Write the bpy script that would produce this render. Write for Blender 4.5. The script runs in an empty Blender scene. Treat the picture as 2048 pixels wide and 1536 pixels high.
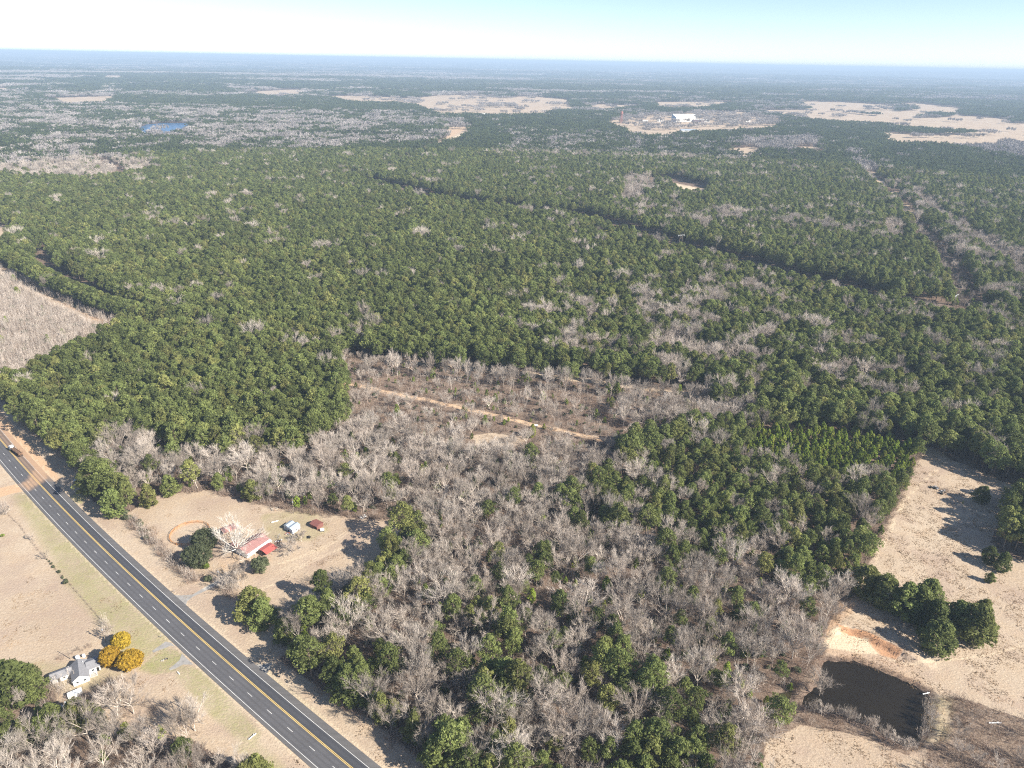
import bpy, math, random
import numpy as np
from mathutils import Vector, Matrix

# ------------------------------------------------------------------ camera, sky, sun, exposure
S = bpy.context.scene
COL = S.collection
CAM_H = 228.0
F_PX = 1368.0                       # focal length in pixels of the 2048 wide photograph
PITCH = math.atan((768 - 121) / F_PX)
ROLL = math.atan(40 / 2048)
cam_data = bpy.data.cameras.new("camera")
cam_data.sensor_width = 36.0
cam_data.lens = 36.0 * F_PX / 2048
cam_data.clip_start = 1.0
cam_data.clip_end = 200000.0
cam = bpy.data.objects.new("camera", cam_data)
COL.objects.link(cam)
S.camera = cam
def _cam_axes():
    cp, sp = math.cos(PITCH), math.sin(PITCH)
    fwd = Vector((0, cp, -sp)); up = Vector((0, sp, cp)); right = Vector((1, 0, 0))
    c, s = math.cos(ROLL), math.sin(ROLL)
    r2 = right * c + up * s
    u2 = up * c - right * s
    return r2, u2, fwd
_r, _u, _f = _cam_axes()
cam.matrix_world = Matrix(((_r.x, _u.x, -_f.x, 0), (_r.y, _u.y, -_f.y, 0), (_r.z, _u.z, -_f.z, CAM_H), (0, 0, 0, 1)))

SUN_EL = math.radians(34.0)
SUN_XY = Vector((0.89, -0.45)).normalized()          # horizontal direction towards the sun
SUN_AZ = math.atan2(SUN_XY.x, SUN_XY.y)              # clockwise from +Y
world = bpy.data.worlds.new("World")
S.world = world
world.use_nodes = True
wn = world.node_tree.nodes; wl = world.node_tree.links
bg = wn.get("Background") or wn.new("ShaderNodeBackground")
sky = wn.new("ShaderNodeTexSky")
sky.sky_type = 'NISHITA'
sky.sun_disc = False
sky.sun_elevation = SUN_EL
sky.sun_rotation = SUN_AZ
sky.altitude = 300.0
sky.air_density = 0.6
sky.dust_density = 0.25
sky.ozone_density = 0.1
wl.new(sky.outputs[0], bg.inputs[0])
bg.inputs[1].default_value = 0.09
sun_l = bpy.data.lights.new("sun", 'SUN')
sun_l.energy = 5.0
sun_l.angle = math.radians(0.53)
sun_l.color = (1.0, 0.93, 0.82)
sun = bpy.data.objects.new("sun", sun_l)
COL.objects.link(sun)
_sd = Vector((SUN_XY.x * math.cos(SUN_EL), SUN_XY.y * math.cos(SUN_EL), math.sin(SUN_EL)))
sun.rotation_euler = _sd.to_track_quat('Z', 'Y').to_euler()
sun.location = (0, 0, 400)
S.view_settings.view_transform = 'Standard'
S.view_settings.look = 'None'
S.view_settings.gamma = 1.0
S.view_settings.use_curve_mapping = False
S.view_settings.exposure = 1.05
S.render.engine = 'CYCLES'
S.cycles.max_bounces = 4
S.cycles.diffuse_bounces = 2
S.cycles.glossy_bounces = 1
S.cycles.transmission_bounces = 1
S.cycles.transparent_max_bounces = 4
S.cycles.volume_bounces = 0
S.cycles.use_denoising = False
S.cycles.pixel_filter_type = 'BLACKMAN_HARRIS'
S.cycles.filter_width = 1.15
HAZE_DENSITY = 0.95e-4
HAZE_COLOR = (0.60, 0.78, 1.0)

# ------------------------------------------------------------------ numeric helpers
rng = np.random.default_rng(7)
random.seed(11)
_tab = np.random.default_rng(99).random((64, 64))
def vnoise(x, y, seed=0):
    x = np.asarray(x, float) + seed * 17.37; y = np.asarray(y, float) + seed * 9.71
    xi = np.floor(x).astype(int); yi = np.floor(y).astype(int)
    fx = x - xi; fy = y - yi
    fx = fx * fx * (3 - 2 * fx); fy = fy * fy * (3 - 2 * fy)
    a = _tab[xi % 64, yi % 64]; b = _tab[(xi + 1) % 64, yi % 64]
    c = _tab[xi % 64, (yi + 1) % 64]; d = _tab[(xi + 1) % 64, (yi + 1) % 64]
    return (a * (1 - fx) + b * fx) * (1 - fy) + (c * (1 - fx) + d * fx) * fy
def fnoise(x, y, seed=0):
    return (vnoise(x, y, seed) * 0.55 + vnoise(np.asarray(x) * 2.1, np.asarray(y) * 2.1, seed + 3) * 0.3
            + vnoise(np.asarray(x) * 4.3, np.asarray(y) * 4.3, seed + 5) * 0.15)
def sstep(a, b, x):
    t = np.clip((np.asarray(x, float) - a) / (b - a), 0, 1)
    return t * t * (3 - 2 * t)

def ray(u, v):
    x = (u - 1024) / F_PX; y = -(v - 768) / F_PX
    c, s = math.cos(ROLL), math.sin(ROLL)
    x, y = c * x - s * y, s * x + c * y
    cp, sp = math.cos(PITCH), math.sin(PITCH)
    return (x, cp + y * sp, -sp + y * cp)
def flat(u, v, z=0.0):
    d = ray(u, v)
    if d[2] > -0.004: d = (d[0], d[1], -0.004)
    t = (z - CAM_H) / d[2]
    return (d[0] * t, d[1] * t)
def project(x, y, z):
    """world -> pixel of the 2048x1536 photograph"""
    cp, sp = math.cos(PITCH), math.sin(PITCH)
    dz = z - CAM_H
    dep = y * cp - dz * sp
    yy = y * sp + dz * cp
    c, s = math.cos(ROLL), math.sin(ROLL)
    xr = c * x + s * yy; yr = -s * x + c * yy
    dep = np.maximum(dep, 1e-3)
    return 1024 + F_PX * xr / dep, 768 - F_PX * yr / dep, dep

POND_PX = [(1648, 1318), (1700, 1321), (1735, 1327), (1765, 1342), (1800, 1356), (1850, 1378), (1864, 1396), (1857, 1425),
           (1846, 1478), (1820, 1494), (1778, 1472), (1720, 1438), (1660, 1421), (1606, 1414), (1612, 1390), (1640, 1374), (1643, 1340)]
CREEK_PX = [(1556, 1385), (1585, 1378), (1580, 1400), (1562, 1412)]
LAKE_PX = [(276, 259), (292, 250), (330, 246.5), (392, 246.5), (375, 251, 20), (345, 257, 20), (312, 264, 20), (285, 265, 20)]

def seg_dist(px, py, poly, closed=True):
    d = np.full(np.shape(px), 1e9)
    n = len(poly)
    for i in range(n if closed else n - 1):
        ax, ay = poly[i]; bx, by = poly[(i + 1) % n]
        dx, dy = bx - ax, by - ay
        L = dx * dx + dy * dy + 1e-9
        t = np.clip(((px - ax) * dx + (py - ay) * dy) / L, 0, 1)
        d = np.minimum(d, np.hypot(px - ax - t * dx, py - ay - t * dy))
    return d
def inside(px, py, poly):
    px = np.asarray(px); py = np.asarray(py)
    r = np.zeros(px.shape, bool)
    xs = [p[0] for p in poly]; ys = [p[1] for p in poly]
    box = (px >= min(xs)) & (px <= max(xs)) & (py >= min(ys)) & (py <= max(ys))
    if not box.any(): return r
    bx, by = px[box], py[box]
    rr = np.zeros(bx.shape, bool)
    n = len(poly); j = n - 1
    for i in range(n):
        xi, yi = poly[i]; xj, yj = poly[j]
        if yi != yj:
            c = ((yi > by) != (yj > by)) & (bx < (xj - xi) * (by - yi) / (yj - yi) + xi)
            rr ^= c
        j = i
    r[box] = rr
    return r
def chaikin(p, n=2):
    for _ in range(n):
        q = []
        for i in range(len(p)):
            a, b = p[i], p[(i + 1) % len(p)]
            q += [(a[0] * .75 + b[0] * .25, a[1] * .75 + b[1] * .25), (a[0] * .25 + b[0] * .75, a[1] * .25 + b[1] * .75)]
        p = q
    return p
def ragged(p, amp, seed):
    r = np.random.default_rng(seed)
    return [(x + r.normal(0, amp), y + r.normal(0, amp)) for x, y in p]
POND = ragged(chaikin([flat(u, v) for u, v in POND_PX]), 0.35, 3)
CREEK = [flat(u, v) for u, v in CREEK_PX]
BANK = [flat(u, v) for u, v in [(1664, 1262), (1700, 1262), (1730, 1275), (1765, 1292), (1800, 1310)]]

def terr(x, y):
    x = np.asarray(x, float); y = np.asarray(y, float)
    r = np.hypot(x, y)
    z = sstep(900, 3500, r) * 9 * (fnoise(x / 900, y / 900, 1) - 0.5)
    z = z + sstep(4500, 14000, r) * 120 * (fnoise(x / 6500, y / 2600, 2) - 0.47)
    z = z + sstep(20000, 34000, r) * (115 + 150 * (fnoise(x / 7000, y / 9000, 4) - 0.5))
    z = np.minimum(z, 218 + 0.05 * z)
    near = (x > 60) & (x < 240) & (y > 130) & (y < 300)
    if near.any():
        xn, yn = x[near], y[near]
        zn = z[near]
        dp = seg_dist(xn, yn, POND)
        ins = inside(xn, yn, POND)
        zn = zn + np.where(ins, -1.0 - np.minimum(dp, 4) * 0.35, -1.0 * (1 - sstep(0, 3.5, dp)))
        dc = seg_dist(xn, yn, CREEK)
        insc = inside(xn, yn, CREEK)
        zn = zn + np.where(insc, -0.9 - 0.2 * np.minimum(dc, 3), -0.9 * (1 - sstep(0, 2.0, dc)))
        # excavated clay bank: a scarp facing the pond
        d = np.full(xn.shape, 1e9); side = np.zeros(xn.shape)
        for i in range(len(BANK) - 1):
            ax, ay = BANK[i]; bx, by = BANK[i + 1]
            dx, dy = bx - ax, by - ay
            t = np.clip(((xn - ax) * dx + (yn - ay) * dy) / (dx * dx + dy * dy), 0, 1)
            dd = np.hypot(xn - ax - t * dx, yn - ay - t * dy)
            sd = (dx * (yn - ay) - dy * (xn - ax)) / math.hypot(dx, dy)
            m = dd < d
            d = np.where(m, dd, d); side = np.where(m, sd, side)
        rough = 0.7 * (vnoise(xn / 1.3, yn / 1.3, 8) - 0.5)
        mound = 2.4 * (1 - sstep(0, 16, d))
        cut = np.where(side > 0, mound, mound * 0 + 2.4 * (1 - sstep(0, 1.6, d + rough)) * 0.9)
        zn = zn + np.where(d < 16, cut, 0) * (1 - sstep(10, 16, d))
        z[near] = zn
    return z
def terr1(x, y):
    return float(terr(np.array([x]), np.array([y]))[0])
def G(u, v, h=0.0):
    """ground point seen at pixel (u, v); h = height above the ground of what is seen there"""
    x, y = flat(u, v, h)
    for _ in range(14):
        z = terr1(x, y) if math.hypot(x, y) > 850 else 0.0
        x2, y2 = flat(u, v, h + z)
        x, y = 0.5 * (x + x2), 0.5 * (y + y2)
    return (x, y)
def P(*pts):
    return [G(p[0], p[1], p[2] if len(p) > 2 else 0.0) for p in pts]
def D(pts, scale, off):
    """pixel coordinates read from an enlargement -> photograph pixels"""
    return [(off[0] + p[0] / scale, off[1] + p[1] / scale) + tuple(p[2:]) for p in pts]
def buffer_line(pts, w):
    L = []; R = []
    n = len(pts)
    for i in range(n):
        a = pts[max(i - 1, 0)]; b = pts[min(i + 1, n - 1)]
        dx, dy = b[0] - a[0], b[1] - a[1]; l = math.hypot(dx, dy) or 1
        nx, ny = -dy / l, dx / l
        L.append((pts[i][0] + nx * w / 2, pts[i][1] + ny * w / 2)); R.append((pts[i][0] - nx * w / 2, pts[i][1] - ny * w / 2))
    return L + R[::-1]

# ------------------------------------------------------------------ highway centre line (its double yellow line)
YEL = [flat(u, v) for u, v in [(22, 907), (85, 970), (150, 1040), (225, 1117), (297, 1184), (352, 1235), (435, 1303), (512, 1376), (588, 1439), (705, 1536)]]
_ys = np.array([p[1] for p in YEL]); _xs = np.array([p[0] for p in YEL])
_co = np.polyfit(_ys, _xs, 2)
def road_x(y): return np.polyval(_co, y)
def road_pt(y, off):
    """point at distance off (metres, + = to the house side) from the centre line"""
    x = float(np.polyval(_co, y)); dx = float(np.polyval(np.polyder(_co), y))
    l = math.hypot(dx, 1.0)
    nx, ny = 1.0 / l, -dx / l
    return (x + nx * off, y + ny * off)
def road_off(px, py):
    dx = np.polyval(np.polyder(_co), py)
    return (px - np.polyval(_co, py)) / np.sqrt(1 + dx * dx)
Y0, Y1 = 20.0, 640.0

# ------------------------------------------------------------------ land use zones, later ones win
PINE, MIXB, MIXP, BARE, OPEN, SAPL, CLEAR, YOUNG, YMIX, BRUSH, MIXC, GAP, CLUMP = range(13)
Z = []
def zone(cls, poly, desc): Z.append((cls, poly, desc))
zone(MIXB, P((-300, 195), (950, 232), (930, 262, 15), (860, 275, 15), (600, 296, 15), (330, 285, 15), (200, 300, 15), (-300, 300, 15)), "in the far mixed woods")
zone(MIXC, P((-300, 300, 15), (200, 300, 15), (330, 330, 15), (250, 345, 15), (150, 355, 15), (0, 345, 15), (-300, 350, 15)), "in the far mixed woods")
zone(MIXP, P((1000, 575, 15), (1300, 560, 15), (1500, 560, 15), (1700, 600, 15), (1800, 700, 15), (1900, 800, 15), (1500, 770, 15), (1150, 700, 15)), "in the north pine woods")
zone(MIXP, P((1250, 395, 15), (1520, 420, 15), (1720, 440, 15), (1720, 470, 15), (1500, 460, 15), (1250, 430, 15)), "in the plantation")
zone(MIXP, P((1000, 250, 15), (1700, 290, 15), (1500, 320, 15), (1000, 310, 15)), "in the far mixed woods")
zone(BARE, P((1480, 275, 12), (1640, 270, 12), (1640, 290, 12), (1560, 300, 12), (1480, 290, 12)), "in the far woods")
zone(BARE, P((1235, 350, 13), (1310, 345, 13), (1300, 375, 13), (1285, 400, 13), (1245, 398, 13)), "in the plantation")
zone(BARE, P((1840, 285, 8), (2100, 275, 8), (2300, 300, 8), (2300, 330, 8), (2048, 318, 8), (1950, 300, 8)), "in the far woods")
zone(MIXB, P((1500, 205), (1760, 225), (1760, 235), (1500, 228)), "in the far woods")
zone(MIXP, P((1690, 300, 12), (1740, 340, 12), (1850, 470, 12), (1930, 600, 12), (2048, 690, 12), (2300, 800, 12), (2300, 620), (2048, 500, 12), (1880, 420, 12), (1790, 340, 12), (1720, 290, 12)), "along the power line strip")
zone(BARE, buffer_line(P((1800, 362, 10), (1835, 385, 10), (1875, 425, 10), (1935, 460, 10), (1985, 490, 10), (2020, 522, 10), (2060, 560, 10)), 26), "along the power line strip")
zone(BARE, P((1745, 435, 12), (1810, 440, 12), (1815, 480, 12), (1770, 475, 12)), "along the power line strip")
zone(BARE, P((1290, 668, 15), (1330, 660, 15), (1560, 700, 15), (1560, 716, 15), (1300, 690, 15)), "in the pine woods")
zone(BARE, P((1640, 715, 15), (1830, 722, 15), (1830, 745, 15), (1640, 738, 15)), "in the pine woods")
zone(CLEAR, buffer_line(P((1700, 305), (1745, 360), (1800, 418), (1860, 492), (1910, 560), (1945, 640)), 32), "along the power line strip")
zone(OPEN, buffer_line(P((1738, 342), (1760, 372), (1785, 400), (1806, 424)), 30), "in the power line cut")
zone(OPEN, buffer_line(P((1800, 603), (1850, 610), (1900, 620), (1950, 642), (2060, 655)), 7), "on the track")
zone(SAPL, P((1795, 605), (1850, 612), (1900, 624), (1940, 650), (1880, 655), (1820, 640), (1780, 620)), "on the cut slope")
zone(YOUNG, P((1295, 350, 6), (1340, 350, 6), (1425, 366, 6), (1430, 385, 6), (1340, 372, 4), (1305, 366, 4)), "round the bare clay patch")
zone(OPEN, P((1322, 370), (1345, 365), (1412, 379), (1405, 387, 9), (1375, 389, 9), (1348, 385, 9)), "on the bare clay patch")
def gap(line, h, shift, desc):
    a = P(*[(u, v, h) for u, v in line])
    zone(GAP, a + [(x + shift[0], y + shift[1]) for x, y in a][::-1], desc)
gap([(700, 350), (760, 362), (850, 385), (950, 400), (1060, 412), (1130, 420), (1200, 436), (1260, 455), (1330, 478), (1420, 500), (1500, 520), (1580, 545), (1680, 565), (1760, 592)], 18, (40, 42), "in the firebreak")
gap([(148, 298), (180, 306), (212, 320), (221, 342)], 17, (27, 12), "in the firebreak")
_a = P(*[(u, v, 19) for u, v in [(70, 466), (63, 490), (64, 515), (100, 550), (150, 579), (200, 606), (260, 624), (310, 634)]])
_s = [(14, 2), (20, 4), (23, 9), (25, 20), (25, 23), (25, 24), (22, 22), (16, 17)]
zone(GAP, _a + [(p[0] + q[0], p[1] + q[1]) for p, q in zip(_a, _s)][::-1], "in the firebreak")
# open / young land on the far left
zone(SAPL, P((-500, 560), (0, 538), (31, 545), (62, 568), (137, 606), (219, 642), (280, 656), (342, 661), (392, 656), (392, 662), (240, 668), (191, 672, 17), (147, 682, 17), (113, 696, 17), (75, 716, 17), (20, 744, 17), (-500, 860, 17)), "in the stand of grey saplings")
SLINE = P((-40, 520), (28, 552), (58, 578), (132, 616), (208, 652), (250, 664))
zone(OPEN, buffer_line(SLINE, 6), "on the strip beside the saplings")
zone(OPEN, P((-200, 435), (0, 447), (30, 462), (26, 488), (0, 512), (-200, 520)), "on the small field")
# clearing in the middle
zone(CLEAR, P((688, 712), (760, 724), (900, 742), (1100, 762), (1300, 784), (1420, 796), (1400, 850), (1345, 885), (1290, 897), (1230, 925), (1060, 925), (920, 905), (850, 868), (700, 872), (690, 800)), "in the brushy clearing")
zone(OPEN, buffer_line(P((790, 722), (900, 733), (1020, 743), (1215, 766), (1330, 784), (1480, 798), (1590, 800)), 7), "on the strip along the pine wall")
zone(BARE, P((1240, 815, 6), (1480, 800, 8), (1560, 806, 12), (1450, 840, 10), (1350, 870), (1230, 860)), "east of the clearing")
# hardwood band south of the clearing
zone(BARE, P((150, 930), (170, 880, 10), (260, 862, 10), (340, 880, 10), (440, 895, 12), (560, 895, 12), (690, 872), (850, 868), (930, 905), (1060, 925), (1240, 925), (1230, 960, 10), (1100, 1010, 10), (900, 1020, 10), (835, 1034), (760, 1034), (640, 1024), (560, 1014), (520, 1005), (480, 998), (420, 980), (330, 982), (255, 1000)), "in the hardwoods behind the yard")
# woods south of the yard
zone(MIXC, P((830, 1036), (1000, 1000, 8), (1100, 1010, 10), (1190, 985, 8), (1400, 1060, 8), (1640, 1180, 6), (1700, 1192), (1650, 1270), (1600, 1390), (1560, 1450), (1530, 1475), (1560, 1760), (1100, 1760), (860, 1545), (760, 1450), (640, 1362), (560, 1300), (600, 1240), (690, 1175), (740, 1150), (800, 1090)), "in the south hardwoods")
zone(YMIX, P((1300, 900, 8), (1330, 880, 8), (1480, 835, 10), (1600, 822, 10), (1700, 835, 10), (1835, 868, 8), (1842, 905), (1800, 990), (1750, 1087), (1715, 1148), (1692, 1195), (1620, 1165, 8), (1500, 1110, 8), (1400, 1070, 8), (1290, 1035, 8), (1185, 1000, 8), (1150, 965, 8), (1240, 925, 8)), "in the thicket west of the field")
zone(YOUNG, P((1480, 855, 6), (1600, 848, 6), (1700, 852, 6), (1825, 880, 6), (1834, 905), (1800, 965), (1700, 955, 6), (1600, 935, 6), (1510, 905, 6)), "in the bright young pine stand")
ppatch = "in a hardwood-ringed clump"
for poly in ([(710, 1190, 8), (740, 1130, 8), (790, 1065, 8), (815, 1050, 8), (838, 1060), (838, 1120), (790, 1190), (745, 1235), (700, 1260)],
             [(560, 1300), (600, 1255), (650, 1200, 5), (680, 1210, 5), (640, 1290), (610, 1325)],
             [(985, 1200, 10), (1010, 1195, 10), (1040, 1280, 10), (1055, 1400, 10), (1050, 1560, 10), (830, 1560, 10), (880, 1440, 10), (950, 1430, 10), (975, 1320, 10)],
             [(1165, 1262, 10), (1235, 1262, 10), (1250, 1320, 10), (1330, 1330, 10), (1365, 1385, 10), (1350, 1430, 10), (1290, 1415, 10), (1190, 1405, 10), (1180, 1320, 10)],
             [(1180, 1470, 10), (1240, 1455, 10), (1300, 1480, 10), (1400, 1450, 10), (1470, 1490, 10), (1490, 1600, 10), (1170, 1620, 10)],
             [(665, 1325, 10), (715, 1320, 10), (730, 1380, 10), (700, 1430, 10), (665, 1390, 10)],
             [(1290, 1030, 10), (1400, 1070, 10), (1380, 1120, 10), (1290, 1080, 10)],
             [(1100, 985, 10), (1190, 975, 10), (1250, 1000, 10), (1250, 1050, 10), (1120, 1030, 10)]):
    zone(CLUMP, P(*poly), ppatch)
# highway corridor with its verges, and the fields on the near side
CORR = P((-900, 300), (-300, 610), (-100, 742), (0, 800), (60, 850), (110, 893), (158, 945), (168, 985), (200, 1010), (235, 1037), (270, 1047), (330, 1110), (385, 1165), (425, 1182), (470, 1220), (520, 1278), (560, 1318), (640, 1370), (720, 1425), (790, 1475), (870, 1542), (1000, 1660), (1050, 1760), (-2500, 1760), (-2500, 300))
zone(OPEN, CORR, "on the roadside")
zone(OPEN, P((380, 1150), (440, 1165), (500, 1175), (560, 1235), (600, 1290), (560, 1318), (520, 1278), (470, 1220)), "by the yard's south corner")
zone(OPEN, P((255, 1025), (300, 1000), (330, 985), (420, 982), (480, 1000), (520, 1008), (560, 1016), (640, 1026), (700, 1034), (760, 1037), (845, 1037), (835, 1065), (800, 1090), (765, 1135), (740, 1152), (700, 1163), (660, 1190), (610, 1225), (575, 1240), (540, 1210), (500, 1180), (430, 1185), (380, 1172), (318, 1114), (255, 1058), (240, 1035)), "in the yard")
zone(MIXC, P((-900, 1445), (0, 1452), (100, 1465), (200, 1472), (330, 1468), (390, 1482), (450, 1520), (520, 1558), (600, 1660), (-900, 1760)), "below the white house")
zone(CLEAR, P((-600, 1335), (0, 1345), (85, 1352), (112, 1385), (118, 1425), (120, 1460), (-600, 1460)), "beside the white house")
# the long field on the right, the pond and the brush round it
zone(OPEN, P((1842, 905), (1858, 893), (1900, 918), (1960, 943), (2030, 973), (2500, 1180), (2900, 1760), (1500, 1760), (1530, 1475), (1592, 1455), (1592, 1400), (1642, 1290), (1700, 1195), (1752, 1090), (1802, 985)), "in the long dry field")
zone(PINE, P((2010, 1020), (2048, 1000), (2500, 1100), (2500, 1190), (2040, 1120), (2000, 1112), (1985, 1085)), "east of the long field")
zone(BRUSH, P((1862, 1395), (1900, 1392), (1960, 1405), (2048, 1440), (2500, 1560), (2500, 1760), (1850, 1760), (1850, 1500), (1880, 1480), (1905, 1440)), "in the brush east of the pond")
zone(OPEN, P((1866, 1400), (1893, 1400), (1898, 1440), (1880, 1475), (1850, 1490)), "on the pond dam")
zone(BRUSH, P((1592, 1400), (1608, 1412), (1660, 1422), (1720, 1440), (1778, 1474), (1822, 1500), (1815, 1512), (1780, 1498), (1700, 1468), (1600, 1452), (1560, 1470), (1545, 1450), (1580, 1400)), "on the pond bank")
zone(BRUSH, buffer_line(P((1690, 1200), (1650, 1290), (1610, 1370), (1590, 1410)), 3.5), "along the wood edge by the pond")
# far fields
def field(*pts):
    """pixel outline of visible ground; its lower edge is where the tree tops in front begin"""
    out = []
    n = len(pts)
    for i, (u, v) in enumerate(pts):
        vs = []
        for k in range(n):
            (u0, v0), (u1, v1) = pts[k], pts[(k + 1) % n]
            if u0 != u1 and min(u0, u1) <= u <= max(u0, u1): vs.append(v0 + (v1 - v0) * (u - u0) / (u1 - u0))
        low = len(vs) > 1 and v > (min(vs) + max(vs)) / 2 and max(vs) - min(vs) > 0.8
        out.append((u, v, 24 if low else 0))
    zone(OPEN, P(*out), "in the far fields")
field((490, 187.5), (520, 182), (570, 180), (610, 178.5), (612, 190), (560, 190))
field((640, 193), (700, 191), (830, 197), (880, 190), (960, 190), (1000, 196), (1060, 192), (1140, 200), (1140, 207), (1040, 203), (1000, 208), (930, 206), (880, 208), (840, 206), (790, 200), (700, 198))
field((825, 213), (880, 214), (960, 210), (1010, 206), (1080, 210), (1150, 214), (1155, 219), (1080, 222), (1000, 224), (960, 222), (880, 222))
field((1150, 207), (1280, 211), (1290, 216), (1200, 214))
field((1310, 204), (1440, 203), (1480, 206), (1400, 211), (1310, 209))
field((1592, 202), (1700, 205), (1790, 211), (1790, 220), (1740, 220), (1640, 212), (1600, 207))
field((1790, 209), (1830, 206), (1930, 218), (1920, 223), (1850, 217))
field((1745, 227), (1820, 221), (1880, 220), (1885, 227), (1800, 231))
field((1560, 220), (1640, 219), (1660, 223), (1740, 231), (1800, 235), (1870, 236), (1905, 232), (1960, 233), (2030, 240), (2018, 246), (2060, 248), (2200, 262), (2200, 274), (2048, 264), (2000, 256), (1900, 253), (1820, 247), (1760, 240), (1680, 237), (1600, 230), (1500, 220))
field((1767, 263), (1800, 268), (1860, 270), (1930, 270), (2010, 277), (2005, 280), (1930, 280), (1800, 277), (1770, 272))
field((1935, 270), (1950, 266), (2048, 272), (2200, 282), (2048, 276))
WORKS = P((1205, 244), (1250, 233), (1330, 228), (1450, 226), (1570, 238), (1560, 248), (1480, 252), (1400, 256), (1320, 262), (1260, 258))
field((1205, 244), (1250, 233), (1330, 228), (1450, 226), (1570, 238), (1560, 248), (1480, 252), (1400, 256), (1320, 262), (1260, 258))
field((1380, 222), (1500, 225), (1500, 230), (1380, 226))
field((80, 197), (130, 195), (215, 192.5), (246, 192), (215, 198), (130, 202))
field((1455, 302), (1470, 297), (1520, 293), (1520, 299), (1480, 301))
field((1575, 300), (1600, 294), (1645, 290), (1645, 296))
field((205, 151), (250, 151), (248, 154), (205, 153.5))
field((-200, 175), (30, 176), (30, 178), (-200, 177))
field((885, 256), (900, 252), (945, 252), (938, 259), (912, 268), (895, 276), (897, 264))
zone(OPEN, buffer_line(P((935, 262), (905, 278), (868, 292), (850, 302), (830, 309), (800, 322), (790, 328)), 34), "on the pale track")
field((692, 346), (706, 346), (712, 353), (695, 353))
TRACK = P((690, 768), (715, 771), (740, 776), (800, 790), (870, 804), (960, 824), (1010, 834), (1070, 851), (1130, 863), (1190, 877), (1280, 889), (1320, 896))
zone(OPEN, buffer_line(TRACK, 4.6), "on the dirt track")
zone(OPEN, P((945, 872), (985, 866), (1030, 872), (1062, 868), (1050, 886), (1010, 900), (985, 893), (955, 897)), "on the dead-grass patch")
LAKE = P(*LAKE_PX)

def classify(x, y):
    """class index of each point; -1 = open and nothing grows"""
    x = np.asarray(x, float); y = np.asarray(y, float)
    r = np.hypot(x, y)
    wob = np.minimum(3.0, r * 0.004) + 14 * sstep(800, 1500, r)
    ws = 9 + 30 * sstep(800, 1500, r)
    xx = x + wob * (vnoise(x / ws, y / ws, 11) - 0.5) * 2; yy = y + wob * (vnoise(x / ws, y / ws, 12) - 0.5) * 2
    cls = np.full(x.shape, PINE); zi = np.full(x.shape, -1)
    far = r > 4600
    band = fnoise(x / 3000, y / 1500, 21)
    cls = np.where((r > 3300) & (fnoise(x / 1100, y / 700, 22) > 0.62), MIXB, cls)
    cls = np.where(far & (band > 0.60), MIXB, cls)
    cls = np.where(far & (fnoise(x / 900, y / 600, 24) > 0.70), BARE, cls)
    cls = np.where((r > 9500) & (r < 10500) & (x < 200), BARE, cls)
    for i, (c, poly, d) in enumerate(Z):
        m = inside(xx, yy, poly)
        cls = np.where(m, c, cls); zi = np.where(m, i, zi)
    m = inside(x, y, POND) | inside(x, y, CREEK)
    lake = inside(x, y, LAKE)
    cls = np.where(m | lake, OPEN, cls)
    return cls, zi

# ------------------------------------------------------------------ mesh helpers
def mk_mesh(name, V, F, mats, midx=None, tint=None):
    """V (n,3), F (m,3) numpy arrays -> mesh, fast path"""
    me = bpy.data.meshes.new(name)
    V = np.ascontiguousarray(V, dtype=np.float32); F = np.ascontiguousarray(F, dtype=np.int32)
    k = F.shape[1]
    me.vertices.add(len(V)); me.vertices.foreach_set("co", V.ravel())
    me.loops.add(F.size); me.loops.foreach_set("vertex_index", F.ravel())
    me.polygons.add(len(F)); me.polygons.foreach_set("loop_start", np.arange(0, F.size, k, dtype=np.int32))
    for m in mats: me.materials.append(m)
    if midx is not None: me.polygons.foreach_set("material_index", np.ascontiguousarray(midx, dtype=np.int32))
    me.update(calc_edges=True)
    if tint is not None:
        a = me.attributes.new("tint", 'FLOAT', 'POINT'); a.data.foreach_set("value", np.ascontiguousarray(tint, dtype=np.float32))
    return me

class MB:
    """collects simple shapes into one mesh"""
    def __init__(s): s.v = []; s.f = []
    def poly(s, vs, fs):
        o = len(s.v); s.v += [tuple(p) for p in vs]; s.f += [tuple(i + o for i in f) for f in fs]; return s
    def box(s, x0, x1, y0, y1, z0, z1):
        return s.poly([(x0, y0, z0), (x1, y0, z0), (x1, y1, z0), (x0, y1, z0), (x0, y0, z1), (x1, y0, z1), (x1, y1, z1), (x0, y1, z1)],
                      [(0, 3, 2, 1), (4, 5, 6, 7), (0, 1, 5, 4), (1, 2, 6, 5), (2, 3, 7, 6), (3, 0, 4, 7)])
    def tube(s, a, b, r0, r1=None, n=8, cap=True):
        r1 = r0 if r1 is None else r1
        a = Vector(a); b = Vector(b); d = (b - a).normalized()
        t = d.cross(Vector((0, 0, 1)));
        if t.length < 1e-3: t = d.cross(Vector((1, 0, 0)))
        t.normalize(); w = d.cross(t)
        vs = []
        for c, r in ((a, r0), (b, r1)):
            for k in range(n):
                q = 2 * math.pi * k / n
                vs.append(c + (t * math.cos(q) + w * math.sin(q)) * r)
        fs = [(k, (k + 1) % n, n + (k + 1) % n, n + k) for k in range(n)]
        if cap: fs += [tuple(range(n))[::-1], tuple(range(n, 2 * n))]
        return s.poly(vs, fs)
    def build(s, name, mat, parent=None, loc=None, rz=0.0, kind=None):
        me = bpy.data.meshes.new(name); me.from_pydata([tuple(p) for p in s.v], [], s.f); me.materials.append(mat); me.update()
        o = bpy.data.objects.new(name, me); COL.objects.link(o)
        if parent is not None: o.parent = parent
        if loc is not None: o.location = loc; o.rotation_euler = (0, 0, rz)
        if kind: o['kind'] = kind
        return o
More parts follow.
